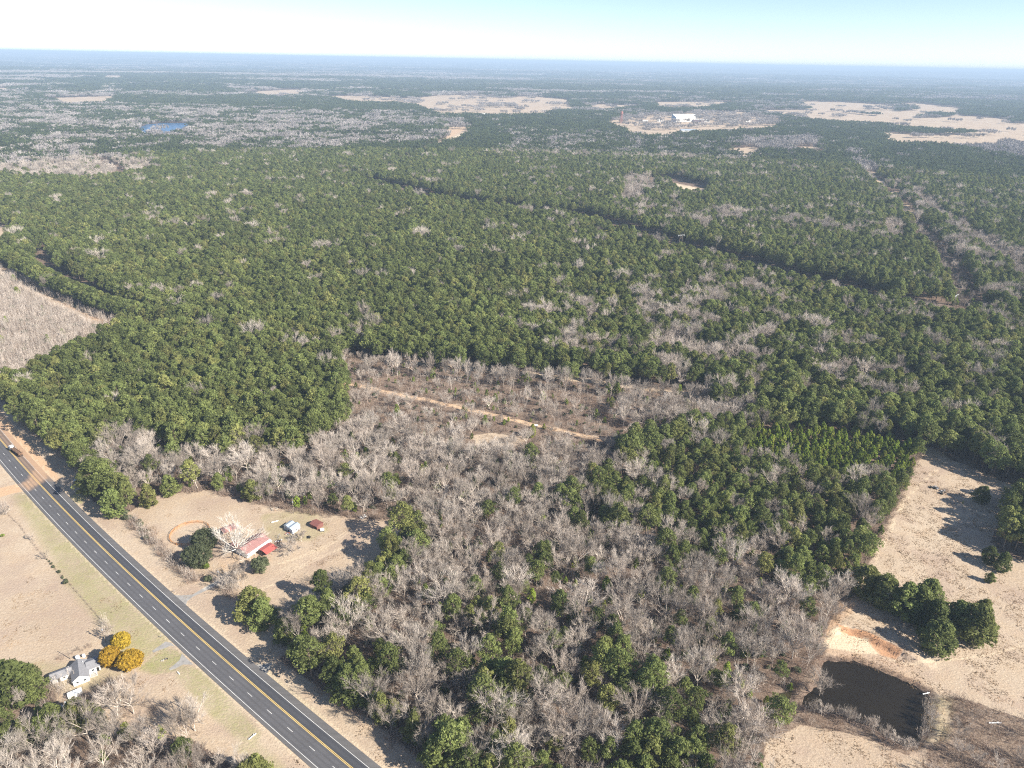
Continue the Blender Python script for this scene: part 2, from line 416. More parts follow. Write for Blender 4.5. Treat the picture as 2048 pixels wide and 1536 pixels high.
def thing(name, label, cat, loc=(0, 0, 0), rz=0.0, group=None):
    o = bpy.data.objects.new(name, None); COL.objects.link(o)
    o.location = loc; o.rotation_euler = (0, 0, rz); o.empty_display_size = 1.0
    o['label'] = label; o['category'] = cat
    if group: o['group'] = group
    return o
def tag(o, label, cat, group=None):
    o['label'] = label; o['category'] = cat
    if group: o['group'] = group
    return o

# ------------------------------------------------------------------ materials
def new_mat(name, rough=0.9, spec=0.2):
    m = bpy.data.materials.new(name); m.use_nodes = True
    b = m.node_tree.nodes["Principled BSDF"]
    b.inputs["Roughness"].default_value = rough
    b.inputs["Specular IOR Level"].default_value = spec
    return m, m.node_tree.nodes, m.node_tree.links, b
def math_n(n, l, op, a, b=None, clamp=False):
    q = n.new("ShaderNodeMath"); q.operation = op; q.use_clamp = clamp
    for i, x in enumerate((a, b)):
        if x is None: continue
        if isinstance(x, (int, float)): q.inputs[i].default_value = x
        else: l.new(x, q.inputs[i])
    return q.outputs[0]
def mixc(n, l, fac, a, b):
    q = n.new("ShaderNodeMix"); q.data_type = 'RGBA'
    if isinstance(fac, (int, float)): q.inputs[0].default_value = fac
    else: l.new(fac, q.inputs[0])
    for i, x in ((6, a), (7, b)):
        if isinstance(x, tuple): q.inputs[i].default_value = (*x[:3], 1)
        else: l.new(x, q.inputs[i])
    return q.outputs[2]
def noise_n(n, l, vec, scale, detail=3.0, rough=0.6):
    q = n.new("ShaderNodeTexNoise"); q.inputs["Scale"].default_value = scale; q.inputs["Detail"].default_value = detail
    q.inputs["Roughness"].default_value = rough
    if vec is not None: l.new(vec, q.inputs["Vector"])
    return q.outputs["Fac"]
def ramp(n, l, fac, lo, hi):
    q = n.new("ShaderNodeMapRange"); l.new(fac, q.inputs[0]); q.inputs[1].default_value = lo; q.inputs[2].default_value = hi
    return q.outputs[0]
def leaf_mat(name, ca, cb, cc=None, var=0.45):
    """foliage: a tone per tree (object random), a tone per clump (tint attribute)"""
    m, n, l, b = new_mat(name, 0.75, 0.15)
    oi = n.new("ShaderNodeObjectInfo")
    at = n.new("ShaderNodeAttribute"); at.attribute_name = "tint"
    c = mixc(n, l, oi.outputs["Random"], ca, cb)
    if cc is not None:
        r2 = math_n(n, l, 'FRACT', math_n(n, l, 'MULTIPLY', oi.outputs["Random"], 7.31))
        c = mixc(n, l, ramp(n, l, r2, 0.72, 1.0), c, cc)
    v = n.new("ShaderNodeHueSaturation"); l.new(c, v.inputs["Color"])
    r3 = math_n(n, l, 'FRACT', math_n(n, l, 'MULTIPLY', oi.outputs["Random"], 13.7))
    st = noise_n(n, l, oi.outputs["Location"], 0.011, 3.0)         # stands differ in tone
    val = math_n(n, l, 'MULTIPLY', math_n(n, l, 'ADD', math_n(n, l, 'MULTIPLY', r3, var), 0.68 - var / 2), at.outputs["Fac"])
    val = math_n(n, l, 'MULTIPLY', val, math_n(n, l, 'ADD', st, 0.95))
    l.new(val, v.inputs["Value"])
    l.new(v.outputs[0], b.inputs["Base Color"])
    # thin leaves pass a little light
    tr = n.new("ShaderNodeBsdfTranslucent"); l.new(v.outputs[0], tr.inputs[0])
    mx = n.new("ShaderNodeMixShader"); mx.inputs[0].default_value = 0.36
    l.new(b.outputs[0], mx.inputs[1]); l.new(tr.outputs[0], mx.inputs[2])
    l.new(mx.outputs[0], n["Material Output"].inputs["Surface"])
    return m
def bark_mat(name, ca, cb):
    m, n, l, b = new_mat(name, 0.9, 0.1)
    oi = n.new("ShaderNodeObjectInfo")
    at = n.new("ShaderNodeAttribute"); at.attribute_name = "tint"
    c = mixc(n, l, oi.outputs["Random"], ca, cb)
    r3 = math_n(n, l, 'FRACT', math_n(n, l, 'MULTIPLY', oi.outputs["Random"], 13.7))
    v = n.new("ShaderNodeHueSaturation"); l.new(c, v.inputs["Color"])
    l.new(math_n(n, l, 'MULTIPLY', at.outputs["Fac"], math_n(n, l, 'ADD', math_n(n, l, 'MULTIPLY', r3, 0.62), 0.74)), v.inputs["Value"])
    l.new(v.outputs[0], b.inputs["Base Color"])
    return m
def plain(name, col, rough=0.7, spec=0.3, var=0.12, scale=1.2, bump=0.0, stripes=None, metal=0.0):
    m, n, l, b = new_mat(name, rough, spec)
    b.inputs["Metallic"].default_value = metal
    tc = n.new("ShaderNodeTexCoord")
    f = noise_n(n, l, tc.outputs["Object"], scale, 4.0)
    lo = tuple(x * (1 - 1.6 * var) for x in col); hi = tuple(min(1, x * (1 + var)) for x in col)
    c = mixc(n, l, ramp(n, l, f, 0.3, 0.7), lo, hi)
    if stripes:
        axis, step, amt = stripes
        sp = n.new("ShaderNodeSeparateXYZ"); l.new(tc.outputs["Object"], sp.inputs[0])
        w = math_n(n, l, 'SINE', math_n(n, l, 'MULTIPLY', sp.outputs[axis], 2 * math.pi / step))
        c = mixc(n, l, ramp(n, l, w, 0.6, 1.0), c, tuple(x * (1 - amt) for x in col))
    l.new(c, b.inputs["Base Color"])
    return m

M = {}
M['pine'] = leaf_mat("pine_needles", (0.165, 0.200, 0.064), (0.210, 0.240, 0.078), (0.27, 0.27, 0.09))
M['young'] = leaf_mat("young_pine_needles", (0.20, 0.27, 0.045), (0.25, 0.31, 0.055), (0.31, 0.33, 0.070))
M['oak'] = leaf_mat("evergreen_oak_leaves", (0.125, 0.145, 0.075), (0.155, 0.170, 0.095))
M['gold'] = leaf_mat("golden_foliage", (0.52, 0.31, 0.04), (0.56, 0.41, 0.05), None, 0.08)
M['farpine'] = leaf_mat("far_pine_needles", (0.085, 0.112, 0.040), (0.112, 0.134, 0.045))
M['bark'] = bark_mat("pine_bark", (0.17, 0.125, 0.095), (0.24, 0.19, 0.15))
M['grey'] = bark_mat("bare_wood", (0.385, 0.325, 0.275), (0.56, 0.495, 0.43))
M['white'] = bark_mat("white_bark", (0.66, 0.61, 0.54), (0.70, 0.65, 0.58))
M['twig'] = bark_mat("brush_twigs", (0.25, 0.175, 0.13), (0.36, 0.29, 0.24))
M['fargrey'] = bark_mat("far_bare_wood", (0.26, 0.235, 0.22), (0.345, 0.315, 0.295))

# ------------------------------------------------------------------ tree forms
def shell(C, R, n, size, r, flat_z=0.8, up=0.25, jit=0.55, tint=(0.72, 1.25)):
    """n small leaf triangles on each puff (centre C, radius R)"""
    k = len(C)
    d = r.normal(size=(k, n, 3)); d /= np.linalg.norm(d, axis=2, keepdims=True)
    d[:, :, 2] += up; d /= np.linalg.norm(d, axis=2, keepdims=True)
    rad = R[:, None, None] * r.uniform(0.72, 1.08, (k, n, 1))
    p = C[:, None, :] + d * rad * np.array([1, 1, flat_z])
    nn = d + jit * r.normal(size=d.shape); nn /= np.linalg.norm(nn, axis=2, keepdims=True)
    t = np.cross(nn, r.normal(size=d.shape)); t /= np.linalg.norm(t, axis=2, keepdims=True)
    w = np.cross(nn, t)
    s = size * r.uniform(0.6, 1.3, (k, n, 1))
    a = p + t * s; b = p - t * s * 0.5 + w * s * 0.8; c = p - t * s * 0.5 - w * s * 0.8
    V = np.stack([a, b, c], axis=2).reshape(-1, 3)
    F = np.arange(len(V)).reshape(-1, 3)
    tn = np.repeat(r.uniform(tint[0], tint[1], k)[:, None] * r.uniform(0.88, 1.12, (k, n)), 3, axis=1).ravel()
    return V, F, tn
def np_tube(a, b, r0, r1, n):
    a = np.array(a, float); b = np.array(b, float); d = b - a; d /= (np.linalg.norm(d) + 1e-9)
    t = np.cross(d, [0.31, 0.17, 0.94] if abs(d[2]) < 0.9 else [1.0, 0, 0]); t /= np.linalg.norm(t); w = np.cross(d, t)
    q = 2 * np.pi * np.arange(n) / n
    ring = np.cos(q)[:, None] * t + np.sin(q)[:, None] * w
    V = np.concatenate([a + ring * r0, b + ring * r1])
    k = np.arange(n); k2 = (k + 1) % n
    F = np.concatenate([np.stack([k, k2, n + k2], 1), np.stack([k, n + k2, n + k], 1)])
    return V, F
class Acc:
    def __init__(s): s.V = []; s.F = []; s.T = []; s.n = 0
    def add(s, V, F, t):
        s.V.append(V); s.F.append(F + s.n); s.n += len(V)
        s.T.append(np.full(len(V), t) if np.isscalar(t) else t)
    def get(s): return np.concatenate(s.V), np.concatenate(s.F), np.concatenate(s.T)

def pine_form(r, h=20.0, R=4.4, cb=0.42, puffs=52, leaves=48, conic=0.35, size=0.42, dense=1.0):
    tr = Acc()
    lean = r.normal(0, 0.25, 2)
    pts = [np.array([lean[0] * q * q, lean[1] * q * q, h * q]) for q in (0, 0.35, 0.7, 0.96)]
    rr = [0.27, 0.21, 0.14, 0.04]
    for i in range(3):
        V, F = np_tube(pts[i], pts[i + 1], rr[i] * h / 20, rr[i + 1] * h / 20, 6); tr.add(V, F, 1.0)
    ph = r.uniform(0, 6.28, 3); am = r.uniform(0.08, 0.28, 3)
    C = []; RR = []
    for i in range(puffs):
        q = (i + r.uniform(0, 1)) / puffs
        zq = cb + (1.0 - cb) * q
        prof = (math.sin(math.pi * min(1, (q * 0.86 + 0.14))) ** 0.6) * (1 - conic * q)
        rad = R * prof * r.uniform(0.35, 1.0) ** 0.5
        an = i * 2.399 + r.uniform(-0.5, 0.5)
        rad *= 1 + am[0] * math.sin(an + ph[0]) + am[1] * math.sin(2 * an + ph[1] + 4 * q) + am[2] * math.sin(9 * q + ph[2])
        c = np.array([lean[0] * zq * zq + math.cos(an) * rad, lean[1] * zq * zq + math.sin(an) * rad, h * zq - 0.3 - 0.05 * rad])
        C.append(c); RR.append(R * r.uniform(0.20, 0.36) * (1.0 - 0.25 * q))
        if rad > R * 0.35 and i % 2 == 0:
            b0 = np.array([lean[0] * zq * zq, lean[1] * zq * zq, h * zq - 0.25 * rad])
            V, F = np_tube(b0, c, 0.07, 0.03, 3); tr.add(V, F, 0.9)
    C = np.array(C); RR = np.array(RR)
    V, F, t = shell(C, RR, int(leaves * dense), size, r)
    return (V, F, t), tr.get()

def bare_form(r, h=17.0, R=5.5, trunk=0.36, limbs=7, l2=7, l3=6, twigs=7, tw=0.038, tlen=1.9, upw=0.45, r0=0.25, droop=0.0):
    tr = Acc(); cr = Acc()
    TW = []
    def norm(a): return a / (np.linalg.norm(a) + 1e-9)
    def grow(p, d, L, rad, lev):
        seg = (3, 3, 2, 1)[lev]; q = p.copy(); pts = [q.copy()]
        dd = d.copy()
        for i in range(seg):
            dd = norm(dd + r.normal(0, 0.09 + 0.02 * lev, 3) + np.array([0, 0, (0.0, 0.16, 0.12, 0.08)[lev] * upw * 2 - droop * lev * 0.1]))
            q2 = q + dd * L / seg
            ra = rad * (1 - 0.55 * i / seg); rb = rad * (1 - 0.55 * (i + 1) / seg)
            V, F = np_tube(q, q2, ra, rb, (7, 5, 3, 3)[lev])
            (tr if lev <= 1 else cr).add(V, F, (1.05, 1.2, 1.1, 0.95)[lev])
            q = q2; pts.append(q.copy())
        return pts, dd
    base = np.array([0.0, 0, -0.15])
    pts, d0 = grow(base, norm(np.array([r.normal(0, .05), r.normal(0, .05), 1.0])), h * trunk, r0, 0)
    top = pts[-1]
    for i in range(limbs):
        a = i * 2.399 + r.uniform(-0.4, 0.4)
        out = 0.35 + 0.75 * (i / max(1, limbs - 1)) * (R / (h * 0.5)) * 1.2
        d = norm(np.array([math.cos(a) * out, math.sin(a) * out, 1.0 - 0.35 * i / limbs]))
        st = top if i < limbs * 0.6 else pts[-2] + (top - pts[-2]) * r.uniform(0.2, 0.9)
        L1 = h * (1 - trunk) * r.uniform(0.55, 0.78)
        p1, d1 = grow(st, d, L1, r0 * 0.52, 1)
        for j in range(l2):
            k = 1 + (j % 3) if j < l2 - 1 else 3
            s = p1[k] if k == 3 else p1[k] + (p1[min(k + 1, 3)] - p1[k]) * r.uniform(0, 0.9)
            dj = norm(norm(p1[k] - p1[k - 1]) + r.normal(0, 0.36, 3) + np.array([0, 0, 0.2]))
            p2, d2 = grow(s, dj, L1 * r.uniform(0.38, 0.6), r0 * 0.2, 2)
            for m in range(l3):
                s3 = p2[1] + (p2[2] - p2[1]) * r.uniform(-0.7, 1.0)
                p3, d3 = grow(s3, norm(norm(p2[2] - p2[1]) + r.normal(0, 0.36, 3) + np.array([0, 0, 0.15])), L1 * r.uniform(0.2, 0.38), r0 * 0.08, 3)
                for w in range(twigs):
                    t0 = p3[0] + (p3[1] - p3[0]) * r.uniform(0.1, 1.0)
                    TW.append((t0, norm(norm(p3[1] - p3[0]) + r.normal(0, 0.42, 3) + np.array([0, 0, 0.25 - droop])), tlen * r.uniform(0.5, 1.2) * h / 17))
    T0 = np.array([t[0] for t in TW]); TD = np.array([t[1] for t in TW]); TL = np.array([t[2] for t in TW])[:, None]
    sd = np.cross(TD, r.normal(size=TD.shape)); sd /= np.linalg.norm(sd, axis=1, keepdims=True)
    V = np.stack([T0 + sd * tw, T0 - sd * tw, T0 + TD * TL], 1).reshape(-1, 3)
    cr.add(V, np.arange(len(V)).reshape(-1, 3), 0.92)
    return cr.get(), tr.get()

def stems_form(r, n, h, R, w, twigs, lean=0.35, base=0.3, hv=0.35):
    """a clump of thin upright stems with twigs: saplings, brush"""
    V = []
    for i in range(n):
        a = r.uniform(0, 2 * math.pi); q = R * math.sqrt(r.uniform(0, 1)) * base
        p = np.array([math.cos(a) * q, math.sin(a) * q, -0.05])
        d = np.array([math.cos(a) * lean * r.uniform(0.1, 1.2), math.sin(a) * lean * r.uniform(0.1, 1.2), 1.0]) + r.normal(0, 0.08, 3)
        d /= np.linalg.norm(d); L = h * r.uniform(1 - hv, 1.0)
        s = np.cross(d, r.normal(size=3)); s /= np.linalg.norm(s)
        V += [p + s * w, p - s * w, p + d * L]
        for k in range(twigs):
            t0 = p + d * L * r.uniform(0.25, 0.95)
            td = d + r.normal(0, 0.6, 3); td /= np.linalg.norm(td)
            ss = np.cross(td, r.normal(size=3)); ss /= np.linalg.norm(ss)
            tl = L * r.uniform(0.12, 0.3)
            V += [t0 + ss * w * 0.7, t0 - ss * w * 0.7, t0 + td * tl]
    V = np.array(V)
    return V, np.arange(len(V)).reshape(-1, 3), np.repeat(r.uniform(0.75, 1.2, len(V) // 3), 3)

def blob_form(r, a, b, c, zc, puffs, pr, leaves, size, tint=(0.75, 1.2), lump=0.12):
    """dense rounded evergreen: puffs laid over an uneven ellipsoid"""
    d = r.normal(size=(puffs, 3)); d /= np.linalg.norm(d, axis=1, keepdims=True)
    d[:, 2] = np.abs(d[:, 2]) * r.choice([1, 1, 1, -1], puffs)
    k = 1 + lump * r.normal(size=(puffs, 1))
    C = d * np.array([a, b, c]) * k * (1 - pr / max(a, b)) + np.array([0, 0, zc])
    C[:, 2] = np.maximum(C[:, 2], 0.35)
    return shell(C, np.full(puffs, pr) * r.uniform(0.7, 1.25, puffs), leaves, size, r, tint=tint, jit=0.4)

FORMS = {}     # kind -> list of dict(crown=mesh, trunk=mesh, joined=mesh, h=height)
def add_form(kind, crown, trunk, cm, tm, h):
    cV, cF, cT = crown
    d = dict(h=h)
    d['crown'] = mk_mesh(kind + "_crown", cV, cF, [cm], None, cT)
    if trunk is not None:
        tV, tF, tT = trunk
        d['trunk'] = mk_mesh(kind + "_trunk", tV, tF, [tm], None, tT)
        d['joined'] = mk_mesh(kind, np.concatenate([cV, tV]), np.concatenate([cF, tF + len(cV)]), [cm, tm],
                              np.concatenate([np.zeros(len(cF)), np.ones(len(tF))]), np.concatenate([cT, tT]))
    else:
        d['joined'] = d['crown']
    FORMS.setdefault(kind, []).append(d)
for i in range(8):
    r = np.random.default_rng(100 + i)
    c, t = pine_form(r, 20, 5.15 + 0.6 * r.uniform(-1, 1), cb=r.uniform(0.36, 0.52), conic=r.uniform(0.1, 0.4), puffs=int(r.uniform(50, 64)), leaves=46)
    add_form('pine', c, t, M['pine'], M['bark'], 20)
for i in range(4):
    r = np.random.default_rng(150 + i)
    c, t = pine_form(r, 14, 4.6, cb=0.10, conic=r.uniform(0.25, 0.55), puffs=88, leaves=44, size=0.40)
    add_form('fieldpine', c, t, M['pine'], M['bark'], 14)
for i in range(8):
    r = np.random.default_rng(200 + i)
    c, t = bare_form(r, 17, r.uniform(4.2, 6.2), trunk=r.uniform(0.3, 0.45), limbs=int(r.uniform(6, 9)), upw=r.uniform(0.3, 0.6))
    add_form('bare', c, t, M['grey'], M['grey'], 17)
for i in range(4):
    r = np.random.default_rng(300 + i)
    c, t = pine_form(r, 9, 2.5, cb=0.12, conic=0.5, puffs=40, leaves=28, size=0.36)
    add_form('young', c, t, M['young'], M['bark'], 10)
for i in range(4):
    r = np.random.default_rng(400 + i)
    add_form('sapling', stems_form(r, 7, 8.0, 2.2, 0.05, 16, lean=0.12, base=0.9), None, M['grey'], None, 8)
for i in range(4):
    r = np.random.default_rng(500 + i)
    add_form('brush', stems_form(r, 22, 2.6, 2.0, 0.035, 7, lean=0.7, base=0.5), None, M['twig'], None, 2.6)
for i in range(3):
    r = np.random.default_rng(600 + i)
    c = blob_form(r, 1.4, 1.4, 1.0, 0.9, 14, 0.6, 26, 0.26)
    add_form('bush', c, None, M['oak'], None, 2)
for i in range(4):
    r = np.random.default_rng(650 + i)
    k = 26
    C = np.stack([r.uniform(-2.2, 2.2, k), r.uniform(-2.2, 2.2, k), r.uniform(-0.05, 0.1, k)], 1)
    V, F, t = shell(C, r.uniform(0.12, 0.3, k), 5, 0.16, r, flat_z=0.7, up=0.8)
    add_form('tuft', (V, F, t), None, None, None, 0.4)
# far clumps of trees, seen as a texture of crowns only
def far_clump(r, kind, n=15, W=30.0):
    A = Acc()
    for i in range(n):
        x, y = r.uniform(-W / 2, W / 2, 2); h = r.uniform(13, 20)
        if kind == 'pine':
            C = np.array([[x + r.normal(0, 1.6), y + r.normal(0, 1.6), h * r.uniform(0.55, 0.95)] for _ in range(4)])
            V, F, t = shell(C, r.uniform(1.8, 2.8, 4), 9, 1.5, r, tint=(0.75, 1.2))
        else:
            m = 26
            a = r.uniform(0, 2 * np.pi, m); q = 3.6 * np.sqrt(r.uniform(0, 1, m))
            p0 = np.stack([x + 0.5 * q * np.cos(a), y + 0.5 * q * np.sin(a), h * r.uniform(0.3, 0.6, m)], 1)
            p1 = np.stack([x + 1.2 * q * np.cos(a), y + 1.2 * q * np.sin(a), h * r.uniform(0.75, 1.0, m)], 1)
            s = r.normal(size=(m, 3)) * 0.28
            V = np.stack([p0 + s * .4, p1 + s, p1 - s], 1).reshape(-1, 3); F = np.arange(len(V)).reshape(-1, 3); t = np.repeat(r.uniform(0.8, 1.15, m), 3)
        A.add(V, F, t)
    return A.get()
for i in range(6):
    r = np.random.default_rng(700 + i)
    add_form('far_pine', far_clump(r, 'pine'), None, M['farpine'], None, 18)
    add_form('far_bare', far_clump(r, 'bare'), None, M['fargrey'], None, 18)

# ------------------------------------------------------------------ ground
def grid_rows():
    rr = list(np.geomspace(15, 125, 26))
    while rr[-1] < 1000: rr.append(rr[-1] * 1.0032)
    while rr[-1] < 6000: rr.append(rr[-1] * 1.009)
    while rr[-1] < 62000: rr.append(rr[-1] * 1.03)
    return np.array(rr)
def build_ground():
    rr = grid_rows(); nc = 620
    an = np.radians(np.linspace(-66, 66, nc))
    A, R_ = np.meshgrid(an, rr)
    X = (R_ * np.sin(A)).ravel(); Y = (R_ * np.cos(A)).ravel()
    Zz = terr(X, Y)
    near = np.hypot(X, Y) < 900
    Zz = Zz + np.where(near, 0.10 * (fnoise(X / 7, Y / 7, 31) - 0.5), 0)
    ro = np.abs(road_off(X, Y))
    Zz = np.where((ro < 11) & (Y < Y1), Zz * 0 - 0.06, Zz)
    nr = len(rr)
    i = np.arange(nr - 1)[:, None] * nc + np.arange(nc - 1)[None, :]
    F = np.stack([i, i + nc, i + nc + 1, i + 1], -1).reshape(-1, 4)
    me = mk_mesh("ground", np.stack([X, Y, Zz], 1), F, [ground_mat()])
    cls, zi = classify(X, Y)
    opn = (cls == OPEN)
    grass = np.where(opn, 1.0, 0.0); green = np.zeros(X.shape); dirt = np.zeros(X.shape)
    grass = np.where(cls == SAPL, 0.3, grass); grass = np.where(cls == CLEAR, 0.3, grass); grass = np.where(cls == BRUSH, 0.35, grass)
    sand = np.zeros(X.shape); clay = np.zeros(X.shape); grey = np.zeros(X.shape)
    pd_ = seg_dist(X, Y, POND); grass = np.where(pd_ < 5, np.minimum(grass, 0.15 + 0.85 * sstep(1.0, 4.5, pd_)), grass)
    def put(arr, poly, val, soft=1.5):
        xs = [p[0] for p in poly]; ys = [p[1] for p in poly]
        m = (X > min(xs) - 8) & (X < max(xs) + 8) & (Y > min(ys) - 8) & (Y < max(ys) + 8)
        if not m.any(): return
        d = seg_dist(X[m], Y[m], poly); ins = inside(X[m], Y[m], poly)
        k = np.where(ins, 1.0, 1 - sstep(0, soft, d)) * val
        arr[m] = np.maximum(arr[m], k)
    def line(arr, pts, w, val, soft=1.2):
        xs = [p[0] for p in pts]; ys = [p[1] for p in pts]
        m = (X > min(xs) - 15) & (X < max(xs) + 15) & (Y > min(ys) - 15) & (Y < max(ys) + 15)
        if not m.any(): return
        d = seg_dist(X[m], Y[m], pts, False)
        arr[m] = np.maximum(arr[m], val * (1 - sstep(w / 2, w / 2 + soft, d)))
    # green strips of the verges and yards
    put(green, P((40, 990), (90, 1000), (230, 1140), (340, 1272), (300, 1302), (262, 1318), (215, 1240), (150, 1165)), 0.75, 6)
    put(green, P((330, 1296), (362, 1310), (350, 1338), (310, 1345), (284, 1336)), 1.0, 2)
    put(green, P((360, 1336), (402, 1346), (512, 1470), (505, 1492), (430, 1425), (362, 1352)), 0.8, 3)
    put(green, P((500, 1480), (560, 1536), (540, 1540), (480, 1495)), 0.6, 3)
    put(green, P((148, 988), (165, 998), (162, 1006), (140, 1000)), 0.9, 2)
    put(green, P((535, 1350), (575, 1385), (640, 1440), (600, 1425), (540, 1375)), 0.55, 3)
    put(green, P((530, 1032), (620, 1022), (650, 1060), (620, 1078), (545, 1075)), 0.5, 4)
    put(green, P((60, 1330), (240, 1345), (200, 1370), (150, 1380)), 0.4, 4)
    put(green, P((1870, 1400), (1900, 1400), (1890, 1470), (1862, 1480)), 0.35, 3)
    # bare dirt
    m = road_off(X, Y)
    side = (Y > 200) & (Y < 640) & (m > 6.0) & (m < 13) & (Y > 330)
    dirt = np.where(side, (1 - sstep(9, 13, m)) * sstep(325, 350, Y), dirt)
    shoulder = ((m > 6.0) & (m < 8.0)) | ((m < -8.0) & (m > -9.8))
    sand = np.where(shoulder & (Y < Y1), 0.45, sand)
    line(dirt, P((70, 958), (40, 975), (0, 985), (-120, 1000), (-300, 1010)), 8, 1.0, 2.5)
    line(dirt, TRACK, 3.0, 0.85, 1.5); line(sand, TRACK, 1.6, 0.5, 1.2)
    line(dirt, P((790, 722), (1020, 743), (1215, 766), (1330, 784), (1480, 798)), 4, 0.25, 3)
    line(dirt, P((31, 548), (62, 572), (137, 610), (215, 648), (240, 660)), 5, 0.6, 3)
    line(dirt, P((1735, 345), (1760, 375), (1795, 408)), 14, 0.7, 4)
    line(dirt, P((1800, 603), (1850, 610), (1900, 620), (1950, 642), (2060, 655)), 5, 0.9, 2)
    line(sand, P((935, 262), (905, 278), (868, 292), (850, 302), (800, 322), (790, 328)), 9, 0.8, 5)
    put(sand, P((1322, 370), (1345, 365), (1412, 379), (1405, 387, 9), (1375, 389, 9), (1348, 385, 9)), 0.6, 5)
    put(dirt, P((885, 256), (945, 252), (912, 268), (895, 276)), 0.5, 10)
    put(dirt, P((692, 346), (706, 346), (712, 353), (695, 353)), 0.8, 5)
    put(dirt, P((1205, 244), (1330, 228), (1450, 226), (1570, 238), (1480, 252), (1320, 262)), 0.25, 30)
    put(clay, P((1738, 1282), (1770, 1294), (1800, 1308), (1790, 1316), (1762, 1309), (1750, 1298)), 0.7, 1.5)
    put(sand, P((1652, 1290), (1664, 1268), (1690, 1264), (1722, 1276), (1748, 1292), (1765, 1305), (1715, 1302)), 0.8, 3.0)
    put(clay, P((1664, 1248), (1674, 1258), (1735, 1272), (1800, 1306), (1797, 1311), (1733, 1279), (1680, 1265)), 0.75, 0.6)
    put(dirt, P((1640, 1300), (1760, 1306), (1820, 1330), (1860, 1375), (1800, 1350), (1700, 1318)), 0.35, 3)
    put(dirt, P((1690, 1205), (1715, 1165), (1725, 1175), (1700, 1225), (1660, 1262), (1648, 1280)), 0.55, 3)
    # wheel ruts in the fields
    for off in (-1.0, 1.0):
        for pts in (P((1890, 925), (1845, 965), (1810, 1000), (1790, 1040), (1765, 1090), (1735, 1150), (1700, 1215)),
                    P((700, 1090), (640, 1115), (590, 1140), (560, 1165), (500, 1185)),
                    P((700, 1060), (660, 1088), (610, 1110), (560, 1128)),
                    P((2048, 1290), (1980, 1310), (1900, 1320), (1820, 1330), (1780, 1320), (1745, 1300))):
            line(sand, [(x + off, y) for x, y in pts], 0.5, 0.5, 0.6)
    line(sand, P((570, 1140), (610, 1120), (650, 1100)), 3, 0.35, 4)
    line(grey, P((432, 1170), (455, 1150), (480, 1140), (520, 1125)), 3, 0.5, 2)
    _pen = [(-167.6 + 9.8 * math.cos(q * .3), 290 + 9.8 * math.sin(q * .3)) for q in range(22)]
    line(dirt, _pen, 0.8, 0.6, 0.8)
    put(clay, P((1808, 1035), (1890, 1028), (1905, 1058), (1850, 1078), (1800, 1068)), 0.22, 6)
    put(clay, P((1850, 1120), (1950, 1110), (1960, 1150), (1870, 1150)), 0.16, 8)
    put(dirt, P((440, 1120), (500, 1105), (540, 1120), (500, 1150), (460, 1150)), 0.35, 4)
    # pine straw edges are redder
    for nm, arr, arr2 in (("zone_a", (grass, green, dirt), None), ("zone_b", (sand, clay, grey), None)):
        a = me.color_attributes.new(nm, 'FLOAT_COLOR', 'POINT')
        buf = np.ones((len(X), 4), dtype=np.float32)
        for k in range(3): buf[:, k] = arr[k]
        a.data.foreach_set("color", buf.ravel())
    me.polygons.foreach_set("use_smooth", np.ones(len(F), dtype=bool))
    o = bpy.data.objects.new("ground", me); COL.objects.link(o); o['kind'] = 'structure'
    return o
